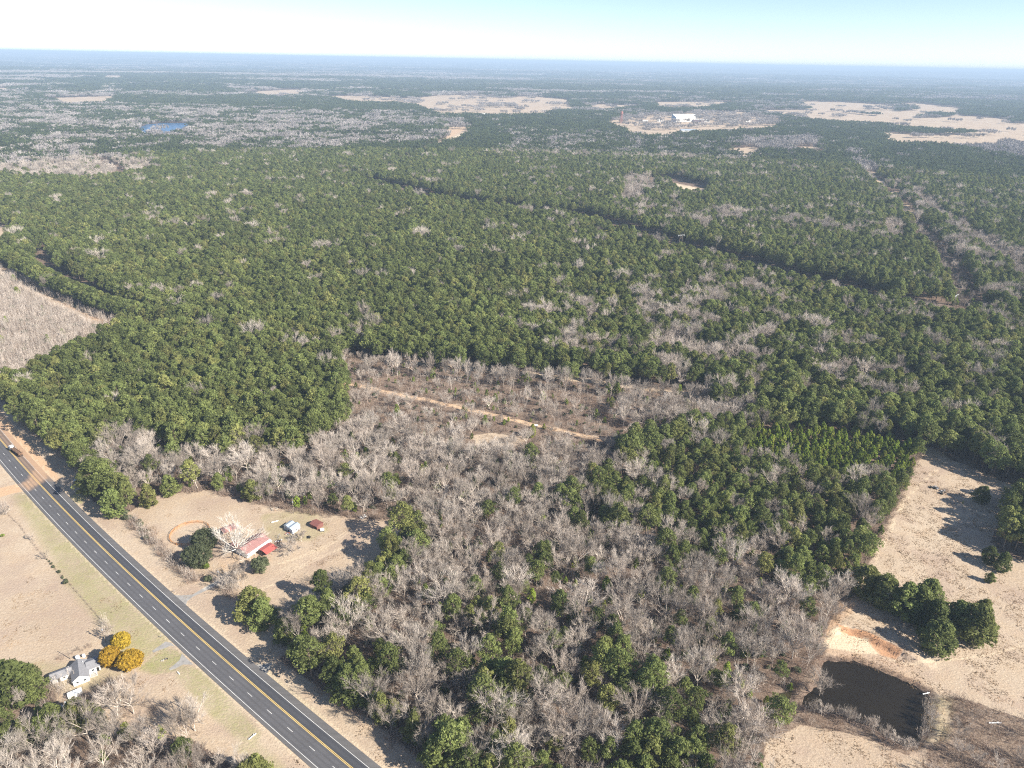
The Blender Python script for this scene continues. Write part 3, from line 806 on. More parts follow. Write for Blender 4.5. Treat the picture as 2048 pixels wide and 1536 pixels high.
def ground_mat():
    m, n, l, b = new_mat("ground", 0.95, 0.05)
    geo = n.new("ShaderNodeNewGeometry"); pos = geo.outputs["Position"]
    aa = n.new("ShaderNodeAttribute"); aa.attribute_name = "zone_a"; ab = n.new("ShaderNodeAttribute"); ab.attribute_name = "zone_b"
    sa = n.new("ShaderNodeSeparateColor"); l.new(aa.outputs["Color"], sa.inputs[0])
    sb = n.new("ShaderNodeSeparateColor"); l.new(ab.outputs["Color"], sb.inputs[0])
    big = noise_n(n, l, pos, 0.018, 4, 0.6); mid = noise_n(n, l, pos, 0.11, 5, 0.65); fine = noise_n(n, l, pos, 0.9, 5, 0.7)
    mp = n.new("ShaderNodeMapping"); mp.inputs["Rotation"].default_value = (0, 0, math.radians(-52)); mp.inputs["Scale"].default_value = (0.3, 1.0, 1.0)
    l.new(pos, mp.inputs[0]); streak = noise_n(n, l, mp.outputs[0], 1.5, 5, 0.7)
    litter = mixc(n, l, ramp(n, l, mid, 0.35, 0.7), (0.115, 0.072, 0.050), (0.20, 0.145, 0.108))
    litter = mixc(n, l, ramp(n, l, fine, 0.4, 0.75), litter, (0.26, 0.20, 0.16))
    grass = mixc(n, l, ramp(n, l, big, 0.38, 0.64), (0.42, 0.325, 0.235), (0.53, 0.43, 0.32))
    grass = mixc(n, l, math_n(n, l, 'MULTIPLY', ramp(n, l, mid, 0.44, 0.66), 0.6), grass, (0.48, 0.36, 0.245))
    grass = mixc(n, l, math_n(n, l, 'MULTIPLY', ramp(n, l, streak, 0.45, 0.72), 0.5), grass, (0.34, 0.255, 0.185))
    grass = mixc(n, l, math_n(n, l, 'MULTIPLY', ramp(n, l, fine, 0.5, 0.72), 0.55), grass, (0.61, 0.52, 0.405))
    pk = noise_n(n, l, pos, 0.045, 5, 0.6)
    grass = mixc(n, l, math_n(n, l, 'MULTIPLY', ramp(n, l, pk, 0.48, 0.62), 0.55), grass, (0.37, 0.275, 0.215))
    gn = math_n(n, l, 'MULTIPLY', sa.outputs[1], ramp(n, l, math_n(n, l, 'ADD', math_n(n, l, 'MULTIPLY', mid, 0.5), math_n(n, l, 'MULTIPLY', fine, 0.5)), 0.34, 0.6), True)
    greenc = mixc(n, l, fine, (0.20, 0.22, 0.075), (0.33, 0.335, 0.13))
    def edge(v, amt=0.9):
        k = math_n(n, l, 'ADD', v, math_n(n, l, 'MULTIPLY', math_n(n, l, 'SUBTRACT', math_n(n, l, 'ADD', math_n(n, l, 'MULTIPLY', mid, 0.4), math_n(n, l, 'MULTIPLY', fine, 0.6)), 0.5), amt))
        return math_n(n, l, 'MULTIPLY', ramp(n, l, k, 0.25, 0.75), math_n(n, l, 'GREATER_THAN', v, 0.01))
    c = mixc(n, l, edge(sa.outputs[0]), litter, grass)
    c = mixc(n, l, math_n(n, l, 'MULTIPLY', gn, 0.85), c, greenc)
    c = mixc(n, l, edge(sa.outputs[2]), c, mixc(n, l, fine, (0.50, 0.315, 0.185), (0.62, 0.44, 0.29)))
    c = mixc(n, l, edge(sb.outputs[0]), c, mixc(n, l, fine, (0.52, 0.40, 0.27), (0.76, 0.64, 0.47)))
    c = mixc(n, l, edge(sb.outputs[1]), c, mixc(n, l, fine, (0.42, 0.205, 0.11), (0.58, 0.35, 0.20)))
    c = mixc(n, l, edge(sb.outputs[2]), c, (0.42, 0.39, 0.35))
    l.new(c, b.inputs["Base Color"])
    bp = n.new("ShaderNodeBump"); bp.inputs["Strength"].default_value = 0.9; bp.inputs["Distance"].default_value = 0.5
    h = math_n(n, l, 'ADD', math_n(n, l, 'MULTIPLY', fine, 0.7), math_n(n, l, 'MULTIPLY', streak, 0.6)); l.new(h, bp.inputs["Height"])
    l.new(bp.outputs[0], b.inputs["Normal"])
    return m
ground = build_ground()

# water
def water(name, poly, z, col, rough=0.08):
    m, n, l, b = new_mat(name, rough, 0.5)
    b.inputs["Base Color"].default_value = (*col, 1); b.inputs["Specular IOR Level"].default_value = 0.22
    tc = n.new("ShaderNodeTexCoord"); f = noise_n(n, l, tc.outputs["Object"], 0.8, 2); bp = n.new("ShaderNodeBump"); bp.inputs["Strength"].default_value = 0.06
    f2 = noise_n(n, l, tc.outputs["Object"], 0.06, 2)
    l.new(mixc(n, l, f2, tuple(c * 0.75 for c in col), tuple(c * 1.25 for c in col)), b.inputs["Base Color"])
    l.new(f, bp.inputs["Height"]); l.new(bp.outputs[0], b.inputs["Normal"])
    cx = sum(p[0] for p in poly) / len(poly); cy = sum(p[1] for p in poly) / len(poly)
    k = 1.03
    mb = MB().poly([(cx + (x - cx) * k, cy + (y - cy) * k, z) for x, y in poly], [tuple(range(len(poly)))])
    return mb.build(name, m, kind='structure')
water("pond_water", POND, -0.95, (0.019, 0.015, 0.010))
water("creek_water", CREEK, -0.8, (0.05, 0.042, 0.022))
_lz = float(np.mean(terr(np.array([p[0] for p in LAKE]), np.array([p[1] for p in LAKE]))))
lk = water("lake_water", LAKE, 0.0, (0.05, 0.13, 0.26), 0.3)
lk.location.z = max(terr1(*p) for p in LAKE) + 0.5

# ------------------------------------------------------------------ highway
def asphalt(name, ca, cb, dirt_amt=1.0, wear=0.0):
    m, n, l, b = new_mat(name, 0.85, 0.25)
    geo = n.new("ShaderNodeNewGeometry"); pos = geo.outputs["Position"]
    mp = n.new("ShaderNodeMapping"); mp.inputs["Rotation"].default_value = (0, 0, math.radians(-48)); mp.inputs["Scale"].default_value = (0.06, 1.2, 1.0)
    l.new(pos, mp.inputs[0])
    st = noise_n(n, l, mp.outputs[0], 0.9, 3); f = noise_n(n, l, pos, 2.2, 4, 0.7); g = noise_n(n, l, pos, 0.08, 3)
    c = mixc(n, l, ramp(n, l, math_n(n, l, 'ADD', math_n(n, l, 'MULTIPLY', st, 0.55), math_n(n, l, 'MULTIPLY', f, 0.45)), 0.35, 0.65), ca, cb)
    c = mixc(n, l, math_n(n, l, 'MULTIPLY', ramp(n, l, g, 0.45, 0.7), 0.25), c, tuple(x * 1.35 for x in cb))
    a = n.new("ShaderNodeAttribute"); a.attribute_name = "dust"
    k = math_n(n, l, 'MULTIPLY', math_n(n, l, 'ADD', a.outputs["Fac"], math_n(n, l, 'MULTIPLY', math_n(n, l, 'SUBTRACT', st, 0.5), 0.7)), dirt_amt, True)
    k = math_n(n, l, 'MULTIPLY', k, math_n(n, l, 'GREATER_THAN', a.outputs["Fac"], 0.01))
    c = mixc(n, l, k, c, (0.46, 0.30, 0.19))
    of = n.new("ShaderNodeAttribute"); of.attribute_name = "across"
    wp = math_n(n, l, 'COSINE', math_n(n, l, 'MULTIPLY', of.outputs["Fac"], 2 * math.pi / 1.83))
    wp = math_n(n, l, 'MULTIPLY', math_n(n, l, 'MULTIPLY', ramp(n, l, wp, -0.2, 1.0), ramp(n, l, st, 0.25, 0.6)), wear)
    c = mixc(n, l, wp, c, tuple(x * 0.72 for x in ca))
    l.new(c, b.inputs["Base Color"])
    return m
M['lane'] = asphalt("worn_asphalt", (0.092, 0.091, 0.098), (0.122, 0.120, 0.126), wear=0.55)
M['lane_new'] = asphalt("dark_asphalt", (0.058, 0.060, 0.070), (0.078, 0.080, 0.090), wear=0.5)
M['shoulder'] = asphalt("shoulder_asphalt", (0.100, 0.098, 0.100), (0.145, 0.138, 0.136))
M['whiteline'] = asphalt("white_road_paint", (0.62, 0.61, 0.58), (0.80, 0.79, 0.76), 0.6)
M['yellowline'] = asphalt("yellow_road_paint", (0.68, 0.46, 0.13), (0.78, 0.57, 0.20), 0.5)
DUST = P((63, 948), (59, 957), (52, 964), (41, 970), (57, 980), (69, 973), (83, 964), (94, 957), (86, 944), (72, 934))
DUST2 = P((-60, 830), (0, 868), (40, 905), (85, 955), (60, 972), (30, 930), (-40, 880))
def ribbon(name, o0, o1, z, mat, parent, ya=Y0, yb=Y1, step=2.0, thick=0.0, nx=3):
    ys = np.linspace(ya, yb, max(2, int((yb - ya) / step) + 1))
    V = []
    for y in ys:
        for k in range(nx):
            p = road_pt(float(y), o0 + (o1 - o0) * k / (nx - 1)); V.append((p[0], p[1], z))
    V = np.array(V); m = len(ys)
    acr = np.tile(np.linspace(o0, o1, nx), m)
    i = (np.arange(m - 1)[:, None] * nx + np.arange(nx - 1)[None, :])
    F = np.stack([i, i + 1, i + nx + 1, i + nx], -1).reshape(-1, 4)
    me = mk_mesh(name, V, F, [mat])
    a = me.attributes.new("dust", 'FLOAT', 'POINT')
    d = np.where(inside(V[:, 0], V[:, 1], DUST), 1.0, 0.0)
    dd = seg_dist(V[:, 0], V[:, 1], DUST)
    d = np.maximum(d * 0.85, 0.5 * (1 - sstep(0, 2, dd)) * (d < .5))
    off = (o0 + o1) / 2
    far = sstep(334, 346, V[:, 1])
    if 0 < off < 4: d = np.maximum(d, far * 0.42)
    if off >= 4: d = np.maximum(d, far * 0.9)
    a.data.foreach_set("value", d.astype(np.float32))
    a2 = me.attributes.new("across", 'FLOAT', 'POINT'); a2.data.foreach_set("value", (acr - 0.91).astype(np.float32))
    o = bpy.data.objects.new(name, me); COL.objects.link(o); o.parent = parent
    return o
hw = bpy.data.objects.new("highway", None); COL.objects.link(hw); hw['kind'] = 'structure'
nrm = 0.03
ribbon("near_lanes", -7.45, -0.02, nrm, M['lane'], hw, nx=7)
ribbon("far_lane", 0.02, 3.9, nrm, M['lane_new'], hw, nx=5)
ribbon("shoulder", 3.9, 6.5, nrm - 0.004, M['shoulder'], hw, nx=4)
ribbon("shoulder", -8.7, -7.45, nrm - 0.004, M['shoulder'], hw, nx=3)
ribbon("yellow_line", -0.32, -0.12, nrm + 0.006, M['yellowline'], hw, nx=2)
ribbon("yellow_line", 0.12, 0.32, nrm + 0.006, M['yellowline'], hw, nx=2)
ribbon("edge_line", 3.62, 3.78, nrm + 0.006, M['whiteline'], hw, nx=2)
ribbon("edge_line", -7.35, -7.19, nrm + 0.006, M['whiteline'], hw, nx=2)
DASH = D([(991, 40)], 3.978, (0, 1150))[0]
_dy = flat(DASH[0], DASH[1])[1]
_slope = 1 / math.sqrt(1 + float(np.polyval(np.polyder(_co), 260)) ** 2)
kk = -20
while kk < 60:
    yc = _dy + kk * 12.19 * _slope
    kk += 1
    if not (80 < yc < 520): continue
    ribbon("lane_dash", -3.72, -3.57, nrm + 0.006, M['whiteline'], hw, yc - 1.5 * _slope, yc + 1.5 * _slope, 1.5, nx=2)
M['apron'] = plain("grey_driveway_asphalt", (0.33, 0.315, 0.295), 0.9, 0.2, 0.15, 0.6)
M['concrete'] = plain("pale_concrete", (0.48, 0.45, 0.40), 0.9, 0.2, 0.15, 0.8)
def apron(poly, mat, z=0.055):
    pts = P(*poly)
    MB().poly([(x, y, z) for x, y in pts] + [(x, y, -0.2) for x, y in pts],
              [tuple(range(len(pts)))] + [(i, (i + 1) % len(pts), len(pts) + (i + 1) % len(pts), len(pts) + i) for i in range(len(pts))]).build("driveway", mat, kind='structure')
apron([(347, 1190), (362, 1191), (385, 1189), (404, 1178), (412, 1181), (385, 1194), (374, 1203), (372, 1211)], M['apron'], 0.02)
apron([(404, 1178), (432, 1162), (441, 1160), (444, 1164), (432, 1172), (412, 1181)], M['concrete'], 0.05)
apron([(304, 1302), (323, 1289), (331, 1283), (343, 1286), (350, 1293), (342, 1291), (331, 1296), (317, 1301), (307, 1306)], M['apron'], 0.02)
apron([(364, 1307), (372, 1316), (387, 1329), (366, 1329), (351, 1337), (340, 1341), (338, 1337), (344, 1333), (359, 1320)], M['apron'], 0.02)
apron([(507, 1331), (528, 1327), (545, 1326), (538, 1338), (532, 1350)], M['apron'], 0.02)

# ------------------------------------------------------------------ vegetation
NEAR_R = 1900.0
def jitter_grid(x0, x1, y0, y1, s, jit=0.36):
    nx = int((x1 - x0) / s); ny = int((y1 - y0) / (s * 0.866))
    ix, iy = np.meshgrid(np.arange(nx), np.arange(ny))
    x = x0 + (ix + 0.5 * (iy % 2)) * s + rng.uniform(-jit, jit, ix.shape) * s
    y = y0 + iy * s * 0.866 + rng.uniform(-jit, jit, ix.shape) * s
    return x.ravel(), y.ravel()
def in_view(x, y, z, mu=130, top=25):
    u, v, d = project(x, y, z)
    u2, v2, d2 = project(x, y, z + top)
    return (d > 50) & (u > -mu) & (u < 2048 + mu) & (v2 < 1536 + 90) & (v > 60), u, v, d

INST = {k: [] for k in FORMS}           # kind -> rows x, y, z, rot, scale xy, scale z, variant
TREES = []                              # candidates for single trees: kind, x, y, z, rot, sxy, sz, variant, zone
EXC = []                                # (x, y, r) keep clear
def keep_clear(x, y, r): EXC.append((x, y, r))

# things that stand free get their space first (positions of buildings and yard trees)
for (u, v, r) in [(150, 1340, 9), (128, 1345, 6), (175, 1335, 7), (147, 1388, 4), (230, 1310, 8), (590, 1055, 7), (632, 1052, 6), (645, 1062, 3),
                  (500, 1080, 11), (535, 1092, 6), (455, 1060, 7), (378, 1055, 12), (588, 1027, 2), (1072, 860, 5), (1903, 625, 6),
                  (1740, 1300, 6), (1680, 1290, 6), (468, 1100, 4), (405, 1095, 6)]:
    x, y = flat(u, v); keep_clear(x, y, r)
def clear_mask(x, y, extra=0.0):
    m = np.ones(x.shape, bool)
    for cx, cy, r in EXC: m &= np.hypot(x - cx, y - cy) > r + extra
    return m

def scatter_trees():
    x1, y1 = jitter_grid(-780, 800, 120, 720, 7.7)
    x2, y2 = jitter_grid(-1500, 1550, 720, 1980, 8.8)
    x = np.concatenate([x1, x2]); y = np.concatenate([y1, y2])
    r = np.hypot(x, y); m = r < NEAR_R
    x, y = x[m], y[m]
    z = terr(x, y)
    ok, u, v, d = in_view(x, y, z)
    x, y, z = x[ok], y[ok], z[ok]
    cls, zi = classify(x, y)
    ro = road_off(x, y)
    m = (cls != OPEN) & (cls != GAP) & clear_mask(x, y) & ~((np.abs(ro) < 14) & (y < 640))
    x, y, z, cls, zi = x[m], y[m], z[m], cls[m], zi[m]
    n = len(x)
    a = rng.random(n); b = rng.random(n)
    patch = fnoise(x / 26, y / 26, 41); big = fnoise(x / 90, y / 70, 42)
    kind = np.full(n, 0)   # 0 none 1 pine 2 bare 3 young
    h = np.full(n, 20.0)
    r = np.hypot(x, y)
    # plantation: almost closed pine canopy with single bare crowns
    mm = cls == PINE; k = np.where(a < np.where(x > 0, 0.965, 0.98), 1, 2); k = np.where((fnoise(x / 45, y / 30, 43) > 0.80) & (r > 520), np.where(a < 0.25, 1, 2), k)
    kind = np.where(mm, k, kind); h = np.where(mm, 19.5 + 3 * (big - 0.5) + rng.normal(0, 1.9, n), h)
    mm = cls == CLUMP; k = np.where(a < 0.76, 1, np.where(a < 0.9, 2, 0)); kind = np.where(mm, k, kind); h = np.where(mm, 17.5 + rng.normal(0, 2.6, n), h)
    mm = cls == MIXP; k = np.where(patch > 0.63, np.where(a < .75, 2, 1), np.where(a < 0.93, 1, 2)); kind = np.where(mm, k, kind); h = np.where(mm, 18 + rng.normal(0, 2, n), h)
    mm = cls == MIXB; k = np.where(fnoise(x / 70, y / 40, 44) > 0.52, np.where(a < .8, 1, 2), np.where(a < 0.2, 1, 2)); kind = np.where(mm, k, kind); h = np.where(mm, 16.5 + rng.normal(0, 2, n), h)
    mm = cls == MIXC; k = np.where(patch > 0.645, np.where(a < .5, 1, np.where(a < .85, 2, 0)), np.where(a < 0.075, 1, np.where(a < 0.78, 2, 0))); kind = np.where(mm, k, kind); h = np.where(mm, 14.5 + rng.normal(0, 2.6, n), h)
    mm = cls == BARE; k = np.where(a < 0.03, 1, np.where(a < 0.74, 2, 0)); kind = np.where(mm, k, kind); h = np.where(mm, 14.5 + rng.normal(0, 2.4, n), h)
    mm = cls == YMIX; k = np.where(patch > 0.64, np.where(a < .5, 2, 1), np.where(a < 0.88, 1, 2)); kind = np.where(mm, k, kind); h = np.where(mm, 13.5 + rng.normal(0, 2.2, n), h)
    mm = cls == CLEAR; k = np.where(a < 0.36, 2, np.where(a < 0.42, 3, 0)); kind = np.where(mm, k, kind); h = np.where(mm, 8.5 + rng.normal(0, 1.8, n), h)
    mm = cls == SAPL; k = np.where(a < 0.03, 3, 0); kind = np.where(mm, k, kind); h = np.where(mm, 8 + rng.normal(0, 1.5, n), h)
    mm = cls == BRUSH; k = np.where(a < 0.12, 2, 0); kind = np.where(mm, k, kind); h = np.where(mm, 6.5 + rng.normal(0, 1.2, n), h)
    mm = cls == YOUNG; kind = np.where(mm, 0, kind)
    for kk_, name, hh in ((1, 'pine', 20), (2, 'bare', 17), (3, 'young', 10)):
        for i in np.nonzero(kind == kk_)[0]:
            s = max(0.35, h[i] / hh)
            wide = s * rng.uniform(0.88, 1.16) * (1.0 if h[i] > 14 else 1.12)
            if kk_ == 2 and cls[i] in (MIXC, BARE, CLEAR, CLUMP):
                q_ = rng.uniform(0.6, 1.15); wide *= q_; s *= 0.6 + 0.4 * q_
            if kk_ == 1 and cls[i] in (YMIX, MIXC): wide *= 0.92
            TREES.append([name, x[i], y[i], z[i], rng.uniform(0, 6.28), wide, s * rng.uniform(0.95, 1.06), int(rng.integers(len(FORMS[name]))), int(zi[i])])
scatter_trees()
def scatter_small():
    # dense young stands, saplings, understorey and brush
    x, y = jitter_grid(-900, 1200, 120, 1300, 3.4, 0.45)
    z = terr(x, y); ok, u, v, d = in_view(x, y, z, 60, 6)
    x, y, z, d = x[ok], y[ok], z[ok], d[ok]
    cls, zi = classify(x, y)
    m = (cls != OPEN) & (cls != GAP) & (cls != PINE) & (cls != MIXP) & (cls != MIXB) & clear_mask(x, y, -1) & ~((np.abs(road_off(x, y)) < 12) & (y < 640))
    x, y, z, cls, d = x[m], y[m], z[m], cls[m], d[m]
    n = len(x); a = rng.random(n); pn = fnoise(x / 18, y / 18, 51)
    def put(mask, kind, s0, s1, zf=1.0):
        for i in np.nonzero(mask)[0]:
            s = rng.uniform(s0, s1)
            INST[kind].append((x[i], y[i], z[i], rng.uniform(0, 6.28), s * rng.uniform(0.9, 1.15), s * zf, int(rng.integers(len(FORMS[kind])))))
    near = d < 900
    put((cls == YOUNG) & (a < 0.62), 'young', 0.55, 0.95)
    put((cls == SAPL) & (a < 0.95), 'sapling', 0.55, 1.35)
    put((cls == SAPL) & (pn > 0.5) & (a > 0.3) & (a < 0.7), 'brush', 0.9, 2.0)
    put((cls == SAPL) & (a > 0.95), 'bush', 0.9, 1.6)
    put((cls == CLEAR) & (a < 0.6), 'brush', 0.7, 1.7)
    put((cls == CLEAR) & (a >= 0.6) & (a < 0.8) & (pn > 0.36), 'sapling', 0.4, 1.0)
    put((cls == CLEAR) & (a >= 0.8) & (a < 0.84), 'young', 0.25, 0.55)
    put((cls == CLEAR) & (a >= 0.84) & (a < 0.89), 'bush', 0.5, 1.2)
    put((cls == BRUSH) & (a < 0.88), 'brush', 0.8, 1.7)
    put((cls == BRUSH) & (a >= 0.88) & (a < 0.95), 'sapling', 0.5, 0.8)
    hard = ((cls == MIXC) | (cls == BARE) | (cls == CLUMP)) & near
    put(hard & (a < 0.46), 'brush', 0.6, 1.5)
    put(hard & (a >= 0.46) & (a < 0.72), 'sapling', 0.5, 1.2)
    put(hard & (a >= 0.72) & (a < 0.81), 'bush', 0.5, 1.6)
    put(hard & (a >= 0.81) & (a < 0.86), 'young', 0.4, 1.0)
    put((cls == YMIX) & (a < 0.25), 'brush', 0.8, 1.6)
    put((cls == YMIX) & (a > 0.5) & (a < 0.68), 'young', 0.5, 0.95)
    # grass tussocks in the rough fields
    x, y = jitter_grid(-230, 420, 140, 560, 3.6, 0.5)
    ok, u, v, d = in_view(x, y, x * 0, 60, 1)
    x, y = x[ok], y[ok]
    cls, zi = classify(x, y)
    ro = road_off(x, y)
    m = (cls == OPEN) & clear_mask(x, y, -1) & ~((ro > -12) & (ro < 9)) & ~inside(x, y, POND) & (seg_dist(x, y, TRACK, False) > 3.5)
    dens = np.where(x > 60, 0.8, 0.25) * sstep(0.42, 0.62, fnoise(x / 14, y / 14, 81))
    m &= rng.random(len(x)) < dens
    zz = terr(x, y)
    for i in np.nonzero(m)[0]:
        INST['tuft'].append((x[i], y[i], zz[i], rng.uniform(0, 6.28), rng.uniform(0.7, 1.2), rng.uniform(0.5, 1.1), int(rng.integers(4))))
scatter_small()

def scatter_far():
    rows = [(1850, 5200, 25, 1.0, 1.0), (5100, 12500, 68, 2.8, 1.25), (12300, 60000, 260, 10.5, 1.5)]
    for r0, r1, s, sc, zs in rows:
        hw_ = r1 * 0.80
        if r1 > 20000: hw_ = r1 * 0.78
        x, y = jitter_grid(-hw_, hw_, r0 * 0.55, r1, s, 0.45)
        r = np.hypot(x, y); az = np.abs(np.arctan2(x, y))
        m = (r >= r0) & (r < r1) & (az < math.radians(41))
        x, y = x[m], y[m]
        cls, zi = classify(x, y)
        a = rng.random(len(x))
        lim = {PINE: 0.97, MIXP: 0.75, MIXC: 0.35, MIXB: 0.22, BARE: 0.03, YOUNG: 1, YMIX: .7, SAPL: 0, CLEAR: 0, BRUSH: 0, OPEN: 0, GAP: 0, CLUMP: .8}
        p = np.array([lim[c] for c in cls])
        pt = fnoise(x / (s * 6), y / (s * 4), 61)
        p = np.where(cls == MIXB, np.where(pt > 0.53, 0.85, 0.2), p)
        z = terr(x, y)
        pine = a < p
        keep = cls != OPEN
        # hedgerow trees scattered in the far fields
        keep |= (cls == OPEN) & (np.abs(fnoise(x / 420, y / 260, 71) - 0.5) < 0.010) & (r0 < 5000) & (vnoise(x / 90, y / 90, 72) > 0.35)
        yard = inside(x, y, WORKS) & (r0 < 5000)
        keep |= yard & (rng.random(len(x)) < 0.16)
        keep &= cls != GAP
        for kind, mk in (('far_pine', pine & keep), ('far_bare', ~pine & keep)):
            for i in np.nonzero(mk)[0]:
                INST[kind].append((x[i], y[i], z[i] - 0.4, rng.uniform(0, 6.28), sc * rng.uniform(0.9, 1.15), zs * rng.uniform(0.8, 1.15), int(rng.integers(6))))
scatter_far()

# explicit trees: u, v of the foot, kind, height, width factor, label, group
KEY = [
 # pines along the highway edge, from the far end down to the dirt driveway
 (40, 846, 'pine', 20, 1.0, "pine at the far end of the row along the highway verge"),
 (62, 862, 'pine', 20, 1.05, "pine in the verge row, second from its far end"),
 (84, 880, 'pine', 21, 1.05, "pine in the verge row, third from its far end"),
 (106, 897, 'pine', 20, 1.0, "pine in the verge row, fourth from its far end"),
 (126, 915, 'pine', 20, 1.05, "pine in the verge row opposite the dust-covered lane"),
 (148, 935, 'pine', 18, 1.0, "last pine of the verge row before the pale gap"),
 (188, 985, 'pine', 20, 1.15, "big pine at the upper edge of the clump by the driveway"),
 (214, 975, 'pine', 19, 1.1, "pine at the back of the clump by the dirt driveway"),
 (208, 1008, 'pine', 18, 1.1, "front pine of the clump beside the verge shadow"),
 (236, 1030, 'pine', 17, 1.15, "yellow-green pine at the tip of the roadside clump"),
 (250, 1000, 'pine', 18, 1.0, "pine in the middle of the roadside clump"),
 (300, 1014, 'pine', 15, 0.95, "lone conical pine at the west corner of the yard"),
 (308, 965, 'pine', 19, 0.75, "slender tall pine behind the conical one at the yard"),
 (340, 990, 'pine', 13, 1.15, "low broad pine against the yard's back edge"),
 (352, 938, 'pine', 19, 1.0, "tall pine standing in the grey hardwoods behind the yard"),
 (440, 978, 'pine', 11, 1.0, "small dark pine at the yard's back edge"),
 (505, 1000, 'pine', 13, 1.35, "dark round evergreen at the middle of the yard's back edge"),
 # pines between yard and highway
 (505, 1232, 'pine', 16, 1.3, "big bushy pine at the south corner of the yard"),
 (530, 1250, 'pine', 15, 1.2, "pine behind the bushy one at the yard's south corner"),
 (572, 1285, 'pine', 13, 1.15, "round pine next along from the yard's south corner"),
 (605, 1318, 'pine', 13, 1.1, "pine at the verge above the dark road shadow"),
 (620, 1335, 'pine', 12, 0.9, "smaller pine beside the verge shadow"),
 (700, 1400, 'pine', 18, 1.15, "tall roadside pine beside the small asphalt pad"),
 (766, 1445, 'pine', 15, 0.75, "narrow pine along the lower verge"),
 (872, 1535, 'pine', 17, 1.0, "pine at the foot of the lower verge shadow"),
 # the long field
 (1962, 1005, 'pine', 11, 1.15, "lone round pine standing in the long dry field"),
 (1925, 1007, 'young', 2.2, 1.0, "tiny bright pine seedling west of the lone field pine"),
 (1728, 1190, 'pine', 14, 1.3, "flat-topped pine at the west end of the field clump"),
 (1762, 1215, 'pine', 15, 1.2, "second pine from the west in the field clump"),
 (1800, 1232, 'pine', 16, 1.05, "tall pine in the west half of the field clump"),
 (1826, 1238, 'pine', 16, 1.0, "tall narrow pine at the centre of the field clump"),
 (1848, 1215, 'pine', 14, 1.1, "back pine at the centre of the field clump"),
 (1858, 1262, 'pine', 15, 1.1, "pine in the east half of the field clump"),
 (1872, 1303, 'pine', 14, 1.25, "front pine of the field clump, nearest the pond"),
 (1905, 1262, 'pine', 14, 1.1, "pine beside the clump's easternmost one"),
 (1945, 1280, 'pine', 16, 1.3, "broad pine at the east end of the field clump"),
 (1955, 1255, 'pine', 13, 1.0, "back pine at the east end of the field clump"),
 (1978, 1165, 'pine', 5, 1.1, "small pine alone above the field clump"),
 (1975, 1125, 'pine', 10, 1.2, "pine at the south tip of the row east of the field"),
 (2000, 1140, 'pine', 11, 1.1, "bushy pine at the row's south tip east of the field"),
 # left lower corner
 (12, 1388, 'pine', 17, 1.35, "big round pine beside the white house, outermost one"),
 (45, 1392, 'pine', 18, 1.35, "big round pine beside the white house"),
 (72, 1400, 'pine', 13, 1.1, "smaller pine between the big round pine and the white house"),
 (60, 1490, 'pine', 13, 0.9, "small pine in the woods below the white house, westmost"),
 (115, 1462, 'pine', 14, 1.1, "pine below the white trailer"),
 (165, 1455, 'pine', 14, 1.15, "bright pine just below the white trailer's east end"),
 (205, 1450, 'pine', 9, 0.9, "low pine east of the white trailer"),
 (520, 1575, 'pine', 15, 1.3, "pine at the bottom of the frame beside the highway"),
 # notable bare trees
 (268, 1428, 'bare', 15, 1.25, "large bare tree on the dry lawn below the golden shrubs"),
 (235, 1432, 'bare', 15, 1.1, "bare tree leaning beside the large one on the lawn"),
 (390, 1462, 'bare', 15, 1.0, "pale bare tree by the utility pole near the highway"),
 (85, 1525, 'bare', 16, 1.4, "wide fan-shaped bare tree at the bottom left corner"),
 (650, 965, 'bare', 22, 1.15, "tall white forked tree rising from the grey hardwoods"),
 (1490, 1490, 'bare', 17, 1.3, "wide pale bare tree with a white trunk near the pond"),
 (1640, 1388, 'bare', 11, 1.4, "rounded brown bare tree leaning over the pond's west shore"),
 (686, 760, 'bare', 19, 1.1, "white bare tree at the west end of the clearing"),
 (1165, 1235, 'bare', 18, 1.7, "great spreading bare tree in the middle of the south woods"),
 (715, 1215, 'bare', 18, 1.0, "tall pale tree at the south edge of the yard field"),
 (738, 1222, 'bare', 18, 0.95, "second tall pale tree at the south edge of the yard field"),
 (760, 1290, 'bare', 17, 1.0, "white bare tree behind the roadside pines"),
 (150, 985, 'bare', 10, 1.1, "leaning bare tree over the pale gap by the verge"),
 (185, 955, 'bare', 14, 1.2, "bare tree between the verge row and the roadside clump"),
 (1268, 835, 'bare', 19, 1.2, "tall double bare tree at the east side of the clearing"),
 (590, 1010, 'bare', 15, 1.2, "bare tree behind the yard's utility pole"),
]
